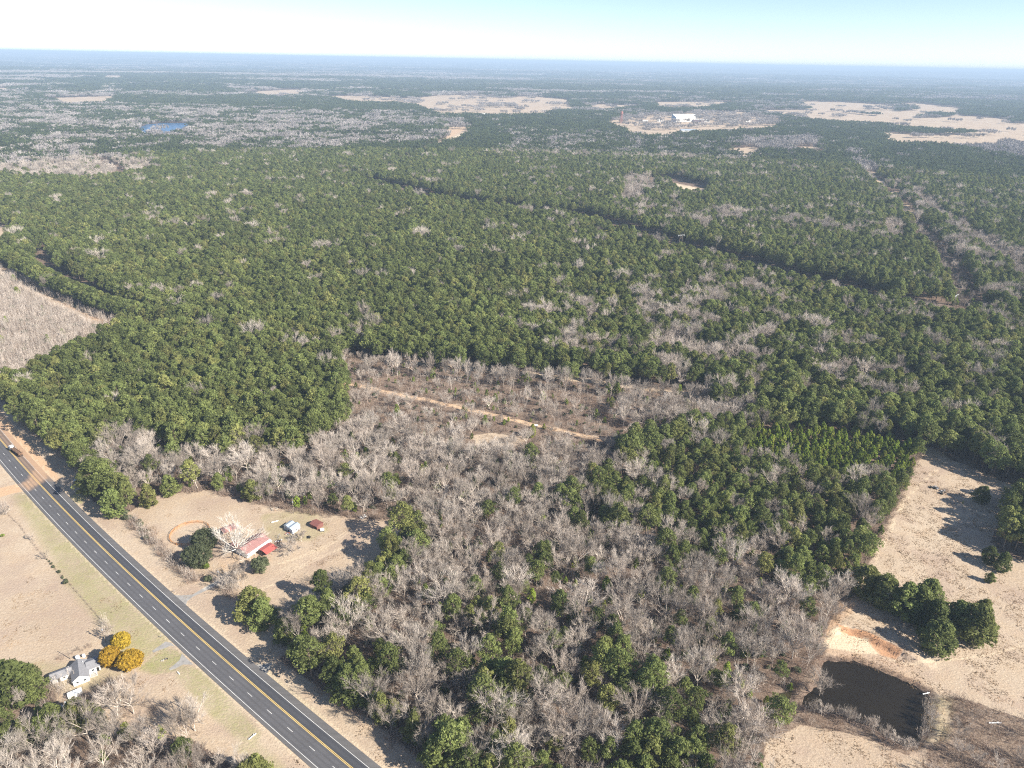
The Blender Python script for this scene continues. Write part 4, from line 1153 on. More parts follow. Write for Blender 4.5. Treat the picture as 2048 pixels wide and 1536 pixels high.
# row of bare trees in front of the pine wall
ROW = P((735, 745), (790, 748), (850, 755), (930, 764), (1020, 774), (1100, 782), (1180, 790), (1260, 797), (1330, 806), (1400, 812), (1470, 812), (1540, 818))
for a_, b_ in zip(ROW[:-1], ROW[1:]):
    L = math.hypot(b_[0] - a_[0], b_[1] - a_[1]); n_ = max(1, int(L / 9))
    for k in range(n_):
        t_ = (k + rng.uniform(0.1, 0.9)) / n_
        TREES.append(['bare', a_[0] + (b_[0] - a_[0]) * t_, a_[1] + (b_[1] - a_[1]) * t_ + rng.uniform(-3, 3), 0.0, rng.uniform(0, 6.28), rng.uniform(0.7, 1.0), rng.uniform(0.9, 1.15), int(rng.integers(8)), -2])
def tree_line(pts, kind, step, off, h0, h1, zid, wob=1.0):
    for a_, b_ in zip(pts[:-1], pts[1:]):
        L = math.hypot(b_[0] - a_[0], b_[1] - a_[1]); n_ = max(1, int(round(L / step)))
        for k in range(n_):
            t_ = (k + rng.uniform(0.2, 0.8)) / n_
            hh = {'pine': 20, 'bare': 17, 'fieldpine': 14}[kind]; s = rng.uniform(h0, h1) / hh
            TREES.append([kind, a_[0] + (b_[0] - a_[0]) * t_ + off[0] + rng.uniform(-wob, wob), a_[1] + (b_[1] - a_[1]) * t_ + off[1] + rng.uniform(-wob, wob), 0.0,
                          rng.uniform(0, 6.28), s * rng.uniform(0.95, 1.15), s, int(rng.integers(len(FORMS[kind]))), zid])
RB = P((31, 537), (62, 564), (113, 595), (137, 604), (191, 628), (219, 637), (280, 654), (342, 658), (385, 655))
YR = P((832, 1078), (792, 1132), (752, 1188), (702, 1238), (650, 1268))
tree_line(YR, 'pine', 6.0, (0, 0), 13, 17, -5)
tree_line(YR, 'pine', 7.0, (6, -3), 14, 18, -5)
tree_line(P((640, 1364), (720, 1420), (790, 1472), (870, 1540)), 'fieldpine', 10, (3, 3), 11, 15, -6)
tree_line(P((1614, 1420), (1660, 1427), (1720, 1445), (1778, 1479), (1822, 1503)), 'bare', 3.2, (0, -1), 4.5, 6.5, -7)
tree_line(P((1862, 1405), (1858, 1450), (1846, 1485)), 'bare', 4.0, (1, 0), 4, 6, -7)
tree_line(RB, 'pine', 6.0, (2.5, 2.5), 17, 20, -3)
tree_line(RB, 'pine', 6.5, (8.5, 7.5), 18, 20, -3)
tree_line(P((-30, 790), (0, 812), (60, 858), (110, 897), (155, 940)), 'pine', 6.0, (5, 5), 18, 21, -4)
tree_line(P((-30, 790), (0, 812), (60, 858), (110, 897), (155, 940)), 'pine', 6.0, (12, 10), 18, 21, -4)
for (a_, b_) in ((P((60, 850))[0], P((158, 938))[0]), (P((640, 1366))[0], P((870, 1540))[0])):
    pass
# hedgerow between verge and yard, brush along the highway wood edge
HEDGE = P((262, 1040), (300, 1078), (335, 1112), (372, 1150), (392, 1166))
def line_things(pts, kind, step, s0, s1, wob=1.5):
    for a_, b_ in zip(pts[:-1], pts[1:]):
        L = math.hypot(b_[0] - a_[0], b_[1] - a_[1]); n_ = max(1, int(L / step))
        for k in range(n_):
            t_ = (k + rng.uniform(0, 1)) / n_; s = rng.uniform(s0, s1)
            x = a_[0] + (b_[0] - a_[0]) * t_ + rng.uniform(-wob, wob); y = a_[1] + (b_[1] - a_[1]) * t_ + rng.uniform(-wob, wob)
            INST[kind].append((x, y, terr1(x, y), rng.uniform(0, 6.28), s, s, int(rng.integers(len(FORMS[kind])))))
line_things(TRACK, 'brush', 1.6, 0.4, 1.0, 3.2)
line_things(P((945, 885), (1000, 880), (1060, 878)), 'brush', 1.6, 0.3, 0.8, 7)
line_things(P((1090, 880), (1150, 895), (1230, 905)), 'young', 5, 0.25, 0.5, 5)
line_things(HEDGE, 'brush', 0.8, 0.8, 1.7, 2.2)
line_things(HEDGE, 'sapling', 1.6, 0.5, 0.85, 1.8)
line_things(P((250, 1032), (300, 1076)), 'bush', 2.5, 0.8, 1.4, 1.5)
line_things(P((440, 1175), (470, 1195), (500, 1205)), 'brush', 1.0, 0.9, 1.6, 3)
line_things(P((430, 1160), (460, 1175), (490, 1175)), 'sapling', 1.3, 0.6, 1.0, 3.5)
line_things(P((560, 1312), (700, 1412), (870, 1538)), 'brush', 1.2, 0.8, 1.8, 2)
line_things(P((40, 848), (110, 896), (160, 945)), 'brush', 1.5, 0.7, 1.4, 2)
line_things(P((560, 1016), (640, 1028), (760, 1036), (840, 1040)), 'brush', 0.9, 0.7, 1.5, 2)
line_things(P((330, 986), (420, 980), (480, 998), (560, 1014)), 'brush', 1.2, 0.6, 1.3, 2)
line_things(P((1648, 1316), (1700, 1319), (1765, 1338), (1850, 1374), (1866, 1398)), 'brush', 1.3, 0.35, 0.8, 0.8)
line_things(P((1860, 1400), (1850, 1450), (1842, 1485)), 'sapling', 1.4, 0.5, 0.8, 1.0)
line_things(P((1612, 1418), (1660, 1424), (1720, 1442), (1778, 1476), (1820, 1500)), 'sapling', 1.1, 0.45, 0.75, 1.5)
line_things(P((1700, 1196), (1752, 1090), (1802, 985), (1842, 905)), 'brush', 1.3, 0.6, 1.3, 1.5)
line_things(P((1700, 1262), (1745, 1275), (1800, 1306), (1808, 1312)), 'brush', 0.9, 0.2, 0.4, 0.5)
line_things(P((1880, 978), (1905, 985), (1935, 995)), 'brush', 0.8, 0.4, 0.8, 2)
line_things(P((60, 1395), (100, 1405), (190, 1402), (215, 1380)), 'brush', 1.0, 0.8, 1.5, 3)
line_things(P((165, 1395), (215, 1385), (250, 1362)), 'brush', 0.8, 0.9, 1.6, 3.5)
line_things(P((110, 1322), (140, 1308), (180, 1290)), 'brush', 1.0, 0.4, 0.8, 1.0)
line_things(P((200, 1418), (330, 1420), (400, 1462)), 'brush', 1.6, 0.5, 1.2, 3)
line_things(P((120, 1370), (135, 1385), (90, 1375)), 'sapling', 1.6, 0.6, 1.0, 3)
line_things(P((12, 1025), (40, 1052), (65, 1087), (82, 1107), (105, 1130), (130, 1162), (141, 1170), (176, 1210), (209, 1247)), 'brush', 2.2, 0.2, 0.45, 0.4)
line_things(P((92, 1118), (105, 1130), (132, 1165)), 'bush', 2.4, 0.3, 0.7, 0.5)
line_things(P((0, 1010), (10, 1022), (20, 1030)), 'sapling', 1.4, 0.5, 0.8, 1.5)
line_things(P((205, 1245), (216, 1256), (222, 1264)), 'sapling', 0.9, 0.5, 0.8, 1.2)

# ---- choose the trees that show largest: they become single objects
zone_desc = lambda zi: (Z[zi][2] if zi >= 0 else ("in the row before the pine wall" if zi == -2 else "in the curved pine row" if zi == -3 else "in the verge row" if zi == -4 else "on the yard's east edge" if zi == -5 else "along the lower verge" if zi == -6 else "on the pond bank" if zi == -7 else "in the pine plantation"))
KEYT = []
for (u, v, kind, h, wf, lab) in KEY:
    x, y = G(u, v)
    if kind == 'pine' and (h < 17.5 or wf > 1.1): kind = 'fieldpine'
    hh = {'pine': 20, 'bare': 17, 'young': 10, 'fieldpine': 14}[kind]
    if 'field clump' in lab or "clump's" in lab: h *= 1.2; wf *= 1.05
    s = h / hh
    KEYT.append([kind, x, y, terr1(x, y), rng.uniform(0, 6.28), s * wf * (1.05 if kind == 'fieldpine' else 1.0), s, int(rng.integers(len(FORMS[kind]))), lab])
    TREES[:] = [t for t in TREES if math.hypot(t[1] - x, t[2] - y) > 3.6]
NAME = {'fieldpine': 'pine_tree', 'pine': 'pine_tree', 'bare': 'bare_tree', 'young': 'young_pine'}
CAT = {'fieldpine': 'pine tree', 'pine': 'pine tree', 'bare': 'bare tree', 'young': 'young pine'}
GRP = {'fieldpine': 'pines of the woods', 'pine': 'pines of the woods', 'bare': 'leafless trees of the woods', 'young': 'young pines'}
def place_tree(t, label):
    kind = t[0]; f = FORMS[kind][t[7]]
    root = thing(NAME[kind], label, CAT[kind], (t[1], t[2], t[3] - 0.05), t[4], GRP[kind])
    root.scale = (t[5], t[5], t[6])
    for part in ('trunk', 'crown'):
        o = bpy.data.objects.new(part, f[part]); COL.objects.link(o); o.parent = root
    return root
used = set()
_ones = "zero one two three four five six seven eight nine ten eleven twelve thirteen fourteen fifteen sixteen seventeen eighteen nineteen".split()
_tens = "0 0 twenty thirty forty fifty sixty seventy eighty ninety".split()
def say(q):
    q = int(min(max(round(q), 0), 99))
    return _ones[q] if q < 20 else _tens[q // 10] + ("-" + _ones[q % 10] if q % 10 else "")
for t in KEYT:
    place_tree(t, t[8]); used.add(t[8])
N_SINGLE = {'fieldpine': 40, 'pine': 250 - sum('pine' in t[0] for t in KEYT), 'bare': 290 - sum(t[0] == 'bare' for t in KEYT), 'young': 0}
def show_size(t):
    u, v, d = project(t[1], t[2], t[3] + 6)
    if not (10 < u < 2038 and 140 < v < 1530): return -1
    return float({'pine': 20, 'bare': 17, 'young': 8, 'fieldpine': 14}[t[0]] * t[6] * F_PX / d)
sizes = np.array([show_size(t) for t in TREES])
order = np.argsort(-sizes)
single = set()
cnt = dict(N_SINGLE)
for i in order:
    t = TREES[i]
    if sizes[i] < 0: break
    if cnt[t[0]] > 0:
        cnt[t[0]] -= 1; single.add(int(i))
for i, t in enumerate(TREES):
    if i in single:
        u, v, d = project(t[1], t[2], t[3])
        hm = {'pine': 20, 'bare': 17, 'young': 10, 'fieldpine': 14}[t[0]] * t[6]
        if 'pine' in t[0]: look = ("tall " if hm > 17 else "low " if hm < 11 else "") + ("broad " if t[5] > t[6] * 1.05 else "slim " if t[5] < t[6] * 0.9 else "") + "pine"
        else: look = ("tall " if hm > 16.5 else "low " if hm < 11 else "") + ("wide " if t[5] > t[6] * 1.05 else "slim " if t[5] < t[6] * 0.85 else "") + "bare tree"
        where = f"{say(u / 20.48)} percent across, {say(v / 15.36)} percent down the photo"
        lab = f"{look} {zone_desc(t[8])}, {where}"
        if len(lab.split()) > 16: lab = f"{look}, {where}"
        if lab in used: lab = f"another {look}, {where}"
        if lab in used: lab = f"one more {look}, {where}"
        used.add(lab)
        place_tree(t, lab)
    else:
        INST[t[0]].append(tuple(t[1:8]))

def instancer(name, kind, rows):
    if not rows: return
    A = np.array(rows, dtype=np.float64)
    src = bpy.data.collections.new(kind + "_forms")        # not linked to the scene
    for f in FORMS[kind]:
        o = bpy.data.objects.new(kind + "_form", f['joined']); src.objects.link(o)
    me = bpy.data.meshes.new(name)
    me.vertices.add(len(A)); me.vertices.foreach_set("co", A[:, :3].astype(np.float32).ravel())
    def attr(n_, t_, vals):
        a = me.attributes.new(n_, t_, 'POINT')
        a.data.foreach_set("vector" if t_ == 'FLOAT_VECTOR' else "value", vals.ravel())
    rot = np.zeros((len(A), 3), np.float32); rot[:, 2] = A[:, 3]; attr("spin", 'FLOAT_VECTOR', rot)
    sc = np.stack([A[:, 4], A[:, 4], A[:, 5]], 1).astype(np.float32); attr("size", 'FLOAT_VECTOR', sc)
    attr("form", 'INT', A[:, 6].astype(np.int32))
    o = bpy.data.objects.new(name, me); COL.objects.link(o); o['kind'] = 'stuff'
    ng = bpy.data.node_groups.new(name, 'GeometryNodeTree')
    ng.interface.new_socket(name="Geometry", in_out='INPUT', socket_type='NodeSocketGeometry')
    ng.interface.new_socket(name="Geometry", in_out='OUTPUT', socket_type='NodeSocketGeometry')
    N, L = ng.nodes, ng.links
    gi = N.new("NodeGroupInput"); go = N.new("NodeGroupOutput")
    ci = N.new("GeometryNodeCollectionInfo"); ci.inputs["Collection"].default_value = src
    ci.inputs["Separate Children"].default_value = True; ci.inputs["Reset Children"].default_value = True
    ip = N.new("GeometryNodeInstanceOnPoints"); ip.inputs["Pick Instance"].default_value = True
    def named(nm, tp):
        q = N.new("GeometryNodeInputNamedAttribute"); q.data_type = tp; q.inputs["Name"].default_value = nm
        return q.outputs[0]
    L.new(gi.outputs[0], ip.inputs["Points"]); L.new(ci.outputs[0], ip.inputs["Instance"])
    L.new(named("form", 'INT'), ip.inputs["Instance Index"])
    er = N.new("FunctionNodeEulerToRotation"); L.new(named("spin", 'FLOAT_VECTOR'), er.inputs[0]); L.new(er.outputs[0], ip.inputs["Rotation"])
    L.new(named("size", 'FLOAT_VECTOR'), ip.inputs["Scale"])
    L.new(ip.outputs[0], go.inputs[0])
    md = o.modifiers.new("scatter", 'NODES'); md.node_group = ng
    return o
M['straw'] = leaf_mat("grass_tussocks", (0.30, 0.21, 0.13), (0.50, 0.37, 0.24))
for f in FORMS['tuft']: f['joined'].materials.clear(); f['joined'].materials.append(M['straw'])
print("INST", {k: len(v) for k, v in INST.items()})
instancer("pine_woods", 'pine', INST['pine'])
instancer("low_pine_woods", 'fieldpine', INST['fieldpine'])
instancer("bare_woods", 'bare', INST['bare'])
instancer("young_pine_undergrowth", 'young', INST['young'])
instancer("sapling_undergrowth", 'sapling', INST['sapling'])
instancer("brush_undergrowth", 'brush', INST['brush'])
instancer("evergreen_undergrowth", 'bush', INST['bush'])
instancer("grass_tussocks", 'tuft', INST['tuft'])
instancer("far_pine_woods", 'far_pine', INST['far_pine'])
instancer("far_bare_woods", 'far_bare', INST['far_bare'])


# ------------------------------------------------------------------ buildings
M['roofgrey'] = plain("grey_shingle_roof", (0.25, 0.25, 0.265), 0.9, 0.2, 0.10, 1.5)
M['wallwhite'] = plain("white_siding", (0.80, 0.79, 0.77), 0.7, 0.2, 0.04, 0.6)
M['roofred'] = plain("faded_red_metal_roof", (0.34, 0.185, 0.17), 0.5, 0.4, 0.12, 0.8, stripes=(1, 0.9, 0.18))
M['roofpink'] = plain("rusty_pink_metal_roof", (0.44, 0.235, 0.205), 0.6, 0.3, 0.2, 0.5, stripes=(1, 0.9, 0.2))
M['roofbright'] = plain("bright_red_metal_roof", (0.50, 0.125, 0.105), 0.45, 0.4, 0.10, 0.8, stripes=(1, 0.9, 0.18))
M['roofdark'] = plain("dark_red_roof", (0.25, 0.10, 0.085), 0.6, 0.3, 0.15, 0.7, stripes=(1, 0.8, 0.2))
M['roofblue'] = plain("pale_blue_grey_metal_roof", (0.40, 0.47, 0.54), 0.4, 0.5, 0.12, 0.6, stripes=(1, 1.0, 0.2))
M['wallblue'] = plain("pale_blue_siding", (0.60, 0.66, 0.74), 0.7, 0.2, 0.06)
M['wallred'] = plain("dark_red_siding", (0.22, 0.10, 0.085), 0.8, 0.2, 0.1)
M['wood'] = plain("weathered_wood", (0.24, 0.18, 0.13), 0.9, 0.1, 0.2, 2.0)
M['polewood'] = plain("grey_pole_wood", (0.30, 0.25, 0.20), 0.9, 0.1, 0.15, 2.0)
M['orange'] = plain("orange_stained_rails", (0.60, 0.30, 0.12), 0.85, 0.1, 0.15, 1.0)
M['glass'] = plain("window_glass", (0.04, 0.05, 0.06), 0.1, 0.6, 0.05)
M['dark'] = plain("dark_opening", (0.03, 0.03, 0.03), 0.9, 0.1, 0.05)
M['tyre'] = plain("tyre_rubber", (0.025, 0.025, 0.025), 0.9, 0.2, 0.1)
M['steel'] = plain("grey_steel", (0.35, 0.36, 0.38), 0.5, 0.5, 0.08)
M['cab'] = plain("white_truck_paint", (0.80, 0.80, 0.80), 0.3, 0.5, 0.03)
M['log'] = plain("stacked_logs", (0.30, 0.19, 0.125), 0.9, 0.1, 0.25, 1.5)
M['logend'] = plain("cut_log_ends", (0.52, 0.36, 0.22), 0.9, 0.1, 0.1)
M['darkmetal'] = plain("dark_trailer_steel", (0.07, 0.05, 0.045), 0.6, 0.4, 0.1)
M['rust'] = plain("rust_red_steel", (0.36, 0.15, 0.12), 0.7, 0.3, 0.1)
M['hallwhite'] = plain("white_hall_cladding", (0.86, 0.84, 0.78), 0.6, 0.3, 0.03, 0.05)
M['hallblue'] = plain("blue_hall_cladding", (0.22, 0.34, 0.50), 0.6, 0.3, 0.06, 0.05)
M['brickdark'] = plain("dark_brick_wall", (0.20, 0.15, 0.16), 0.9, 0.1, 0.08, 0.1)
M['junk'] = plain("mixed_junk", (0.35, 0.34, 0.34), 0.7, 0.3, 0.3, 2.0)
M['insul'] = plain("pale_insulators", (0.78, 0.80, 0.80), 0.4, 0.5, 0.02)
M['wire'] = plain("fence_wire", (0.22, 0.20, 0.18), 0.7, 0.4, 0.05)

def panel(parent, name, x0, x1, y, z0, z1, mat, side, glass=None):
    """flat thing on a wall at local y (side = outward sign) or, if side is 'x', on a wall at local x"""
    mb = MB()
    if side in (1, -1): mb.box(x0, x1, min(y, y + 0.06 * side), max(y, y + 0.06 * side), z0, z1)
    else:
        q = 1 if side == 'x+' else -1
        mb.box(min(y, y + 0.06 * q), max(y, y + 0.06 * q), x0, x1, z0, z1)
    o = mb.build(name, mat, parent)
    if glass:
        g = MB(); e = 0.12
        if side in (1, -1): g.box(x0 + e, x1 - e, min(y + 0.04 * side, y + 0.09 * side), max(y + 0.04 * side, y + 0.09 * side), z0 + e, z1 - e)
        else:
            q = 1 if side == 'x+' else -1
            g.box(min(y + 0.04 * q, y + 0.09 * q), max(y + 0.04 * q, y + 0.09 * q), x0 + e, x1 - e, z0 + e, z1 - e)
        g.build("pane", glass, o)
    return o
def gable_part(parent, cx, cy, L, W, wh, rh, wall, roof, ov=0.35, ridge='x', open_walls=False, th=0.14):
    """walls with gable ends and two roof slopes; L along x, W along y"""
    x0, x1, y0, y1 = cx - L / 2, cx + L / 2, cy - W / 2, cy + W / 2
    if not open_walls:
        w = MB()
        if ridge == 'x':
            w.poly([(x0, y0, 0), (x1, y0, 0), (x1, y1, 0), (x0, y1, 0), (x0, y0, wh), (x1, y0, wh), (x1, y1, wh), (x0, y1, wh), (x0, cy, rh - .05), (x1, cy, rh - .05)],
                   [(0, 1, 5, 4), (2, 3, 7, 6), (1, 2, 6, 9, 5), (3, 0, 4, 8, 7)])
        else:
            w.poly([(x0, y0, 0), (x1, y0, 0), (x1, y1, 0), (x0, y1, 0), (x0, y0, wh), (x1, y0, wh), (x1, y1, wh), (x0, y1, wh), (cx, y0, rh - .05), (cx, y1, rh - .05)],
                   [(0, 1, 5, 8, 4), (2, 3, 7, 9, 6), (1, 2, 6, 5), (3, 0, 4, 7)])
        w.build("wall", wall, parent)
    k = (rh - wh) / ((W if ridge == 'x' else L) / 2)
    for sgn in (-1, 1):
        m = MB()
        if ridge == 'x':
            ye = cy + sgn * (W / 2 + ov); ze = wh - k * ov
            a = [(x0 - ov, ye, ze), (x1 + ov, ye, ze), (x1 + ov, cy, rh), (x0 - ov, cy, rh)]
        else:
            xe = cx + sgn * (L / 2 + ov); ze = wh - k * ov
            a = [(xe, y0 - ov, ze), (xe, y1 + ov, ze), (cx, y1 + ov, rh), (cx, y0 - ov, rh)]
        m.poly(a + [(p[0], p[1], p[2] + th) for p in a], [(0, 1, 2, 3), (4, 5, 6, 7), (0, 1, 5, 4), (1, 2, 6, 5), (2, 3, 7, 6), (3, 0, 4, 7)])
        m.build("roof_slope", roof, parent)

# white ranch house beside the golden shrubs
cA = math.atan2(0.56, 0.83)
hx, hy = -171.6, 192.8
t = thing("ranch_house", "white house with a grey shingle roof beside the golden shrubs", "house", (hx, hy, 0), cA)
gable_part(t, 2.8, 4.75, 5.6, 9.5, 2.7, 4.6, M['wallwhite'], M['roofgrey'], ridge='y')
gable_part(t, 7.6, 6.6, 4.2, 5.8, 2.6, 3.9, M['wallwhite'], M['roofgrey'], ridge='x')
gable_part(t, -3.5, 7.8, 7.0, 4.2, 2.4, 3.5, M['wallwhite'], M['roofgrey'], ridge='x')
for x in (1.0, 3.6): panel(t, "window", x, x + 1.0, 0, 0.9, 2.0, M['wallwhite'], -1, M['glass'])
panel(t, "door", -5.0, -4.1, 5.7, 0, 2.0, M['dark'], -1); panel(t, "window", -3.2, -2.2, 5.7, 0.9, 1.9, M['wallwhite'], -1, M['glass'])
panel(t, "window", 6.6, 7.8, 3.7, 0.9, 2.0, M['wallwhite'], -1, M['glass']); panel(t, "door", 8.4, 9.3, 3.7, 0, 2.0, M['dark'], -1)
MB().box(5.7, 8.5, 1.2, 3.6, 0, 0.35).build("porch", M['concrete'], t)
for x in (6.0, 8.2): MB().tube((x, 1.4, 0.35), (x, 1.4, 2.3), 0.07).build("porch_post", M['wallwhite'], t)
MB().tube((-0.8, 8.6, 3.0), (-0.8, 8.6, 3.7), 0.10).build("vent_pipe", M['wallwhite'], t)
MB().tube((4.4, 7.6, 3.8), (4.4, 7.6, 4.5), 0.10).build("vent_pipe", M['wallwhite'], t)
for (px, py, r_, h_, lb) in ((156, 1318, .8, 1.6, "round white tank behind the white house, larger one"), (168, 1313.5, .6, 1.2, "small white drum behind the white house, next to the tank")):
    x, y = flat(px, py)
    q = thing("storage_tank", lb, "tank", (x, y, 0)); MB().tube((0, 0, 0), (0, 0, h_), r_, n=14).build("shell", M['insul'], q); MB().tube((0, 0, h_), (0, 0, h_ + .25), r_ * .95, r_ * .3, n=14).build("lid", M['insul'], q)
# white trailer
x, y = -168.2, 188.3
t = thing("camper_trailer", "small white trailer parked below the white house", "trailer", (x, y, 0), math.atan2(2.9, 3.8))
MB().box(-2.4, 2.4, -1.1, 1.1, 0.55, 2.35).build("body", M['wallwhite'], t)
MB().box(-2.46, 2.46, -1.16, 1.16, 2.355, 2.46).build("roof", M['insul'], t)
panel(t, "window", -1.2, -0.2, -1.1, 1.3, 1.9, M['wallwhite'], -1, M['glass']); panel(t, "door", 0.7, 1.4, -1.1, 0.6, 2.2, M['steel'], -1)
for sx in (-0.5, 0.5):
    for sy in (-1.0, 0.8): MB().tube((sx, sy, 0.33), (sx, sy + .2, 0.33), 0.33, n=12).build("wheel", M['tyre'], t)
MB().tube((2.4, 0, .5), (3.6, 0, .4), .06).build("hitch", M['steel'], t)

# red-roofed farmhouse
fA = math.atan2(0.87, 0.50)
t = thing("farmhouse", "farmhouse under a faded red roof with a white side wall", "house", (-131.0, 279.6, 0), fA)
gable_part(t, 0, 0, 14.0, 8.0, 2.9, 4.5, M['wallwhite'], M['roofred'], ridge='x')
gable_part(t, -4.6, 6.0, 4.0, 4.6, 2.7, 4.0, M['wallwhite'], M['roofred'], ridge='y')
for x in (-5.2, -2.4, 3.6): panel(t, "window", x, x + 1.0, -4.0, 0.9, 2.1, M['wallwhite'], -1, M['glass'])
panel(t, "door", 0.6, 1.5, -4.0, 0, 2.1, M['dark'], -1)
panel(t, "window", -1.5, 0.2, 7.0, 1.0, 2.2, M['wallwhite'], 'x+', M['glass'])
MB().box(3.9, 4.6, 0.2, 0.9, 3.8, 5.4).build("chimney", M['brickdark'], t)
m_ = MB(); a = [(-7.2, -4.65, 2.75), (7.3, -4.65, 2.75), (7.3, -6.3, 2.45), (-7.2, -6.3, 2.45)]
m_.poly(a + [(p[0], p[1], p[2] + .1) for p in a], [(0, 1, 2, 3), (4, 5, 6, 7), (0, 1, 5, 4), (1, 2, 6, 5), (2, 3, 7, 6), (3, 0, 4, 7)]).build("porch_roof", M['wallwhite'], t)
for x in (-7, -3.5, 0, 3.5, 7): MB().tube((x, -6.2, 0), (x, -6.2, 2.45), 0.07).build("porch_post", M['wallwhite'], t)
# carport
t = thing("carport", "open carport with a bright red metal roof next to the farmhouse", "carport", (-122.0, 276.4, 0), math.atan2(5.1, 3.4))
gable_part(t, 0, 0, 6.2, 6.4, 2.5, 3.2, None, M['roofbright'], ridge='x', open_walls=True, ov=0.25)
for sx in (-2.9, 0, 2.9):
    for sy in (-3.0, 3.0): MB().tube((sx, sy, 0), (sx, sy, 2.5), 0.08).build("post", M['steel'], t)
def car(loc, rz, mat, label, name="parked_car", cat="car"):
    t = thing(name, label, cat, loc, rz)
    b = MB(); pr = [(-2.2, .35), (-2.25, .8), (-1.9, .95), (-1.3, 1.0), (-0.8, 1.42), (0.9, 1.45), (1.5, 1.02), (2.15, .9), (2.25, .6), (2.2, .35)]
    n_ = len(pr); b.poly([(x, -.85, z) for x, z in pr] + [(x, .85, z) for x, z in pr], [tuple(range(n_)), tuple(range(n_, 2 * n_))] + [(i, (i + 1) % n_, n_ + (i + 1) % n_, n_ + i) for i in range(n_)])
    b.build("body", mat, t)
    MB().poly([(-1.2, -.7, 1.05), (-.82, -.68, 1.40), (-.82, .68, 1.40), (-1.2, .7, 1.05)], [(0, 1, 2, 3)]).build("rear_window", M['glass'], t, (-0.06, 0, 0.03))
    MB().poly([(1.42, -.7, 1.08), (.95, -.68, 1.42), (.95, .68, 1.42), (1.42, .7, 1.08)], [(0, 1, 2, 3)]).build("windscreen", M['glass'], t, (0.06, 0, 0.03))
    for sx in (-1.4, 1.4):
        for sy in (-.9, .7): MB().tube((sx, sy, .32), (sx, sy + .2, .32), .32, n=12).build("wheel", M['tyre'], t)
    return t
car((-122.4, 276.0, 0), math.atan2(5.1, 3.4), M['darkmetal'], "dark car parked in the shade under the red carport")
# pink-roofed back shed
t = thing("open_shed", "open-sided shed with a rusty pink roof behind the farmhouse", "shed", (-148.0, 292.0, 0), math.atan2(4.6, 5.3))
gable_part(t, 0, 0, 6.8, 5.2, 2.5, 3.3, None, M['roofpink'], ridge='x', open_walls=True, ov=0.2)
for sx in (-3.2, 0, 3.2):
    for sy in (-2.4, 2.4): MB().tube((sx, sy, 0), (sx, sy, 2.5), 0.09).build("post", M['wood'], t)
MB().box(-3.2, 3.2, 2.36, 2.44, 0, 2.3).build("back_wall", M['wood'], t)
# pale blue building
t = thing("workshop", "pale blue building with a double-ridged grey-blue metal roof", "workshop", (-115.9, 295.6, 0), math.atan2(-0.48, 0.88))
gable_part(t, -1.75, 0.4, 3.4, 4.6, 2.5, 3.1, M['wallblue'], M['roofblue'], ridge='y', ov=0.15)
gable_part(t, 1.75, 0.0, 3.5, 5.6, 2.6, 3.3, M['wallblue'], M['roofblue'], ridge='y', ov=0.15)
panel(t, "door", 0.4, 1.3, -2.8, 0, 2.0, M['dark'], -1); panel(t, "window", -2.6, -1.7, -1.9, 0.9, 1.8, M['wallwhite'], -1, M['glass'])
panel(t, "window", -0.6, 0.5, 3.5, 0.9, 1.8, M['wallwhite'], 'x+', M['glass'])
# dark red shed
t = thing("garden_shed", "dark red shed with a dark red roof at the wood's edge", "shed", (-103.2, 298.5, 0), math.atan2(-2.9, 4.6))
gable_part(t, 0, 0, 5.2, 4.4, 2.1, 2.9, M['wallred'], M['roofdark'], ridge='x', ov=0.25)
panel(t, "door", 0.5, 1.9, -2.2, 0, 1.9, M['dark'], -1)
# small white tank trailer
x, y = flat(645, 1062)
t = thing("water_tote", "white square tank with a dark frame beside the dark red shed", "tank", (x, y, 0), 0.2)
MB().box(-.95, .95, -.6, .6, .35, 1.5).build("tank", M['insul'], t); MB().box(-1.0, 1.0, -.65, .65, .2, .34).build("pallet", M['dark'], t)
for sx in (-.6, .6): MB().tube((sx, -.7, .2), (sx, .7, .2), .2, n=10).build("wheel", M['tyre'], t)
# round pen
PCX, PCY, PR = -167.6, 290.0, 9.8
t = thing("round_pen", "round pen of orange rails on the lawn behind the big evergreens", "fence", (PCX, PCY, 0))
NP = 20
for i in range(NP):
    a = 2 * math.pi * i / NP; b = 2 * math.pi * (i + 1) / NP
    MB().tube((PR * math.cos(a), PR * math.sin(a), 0), (PR * math.cos(a), PR * math.sin(a), 1.6), 0.07, n=6).build("post", M['orange'], t)
    for z in (0.45, 0.95, 1.45):
        MB().tube((PR * math.cos(a), PR * math.sin(a), z), (PR * math.cos(b), PR * math.sin(b), z), 0.085, n=6).build("rail", M['orange'], t)
# deer stand beside the dirt track
x, y = G(1072, 858)
t = thing("hunting_blind", "small box blind with a white roof standing beside the dirt track", "hunting blind", (x, y, 0), 0.15)
MB().box(-.9, .9, -.9, .9, 1.2, 3.0).build("cabin", M['wood'], t)
m_ = MB(); m_.box(-1.1, 1.1, -1.15, 1.15, 3.0, 3.12).build("roof", M['insul'], t)
panel(t, "window", -.6, .6, -.9, 1.7, 2.4, M['dark'], -1); panel(t, "window", -.6, .6, .9, 1.7, 2.4, M['dark'], 'x+')
for sx in (-.8, .8):
    for sy in (-.8, .8): MB().tube((sx * 1.15, sy * 1.15, 0), (sx, sy, 1.2), .06).build("leg", M['wood'], t)

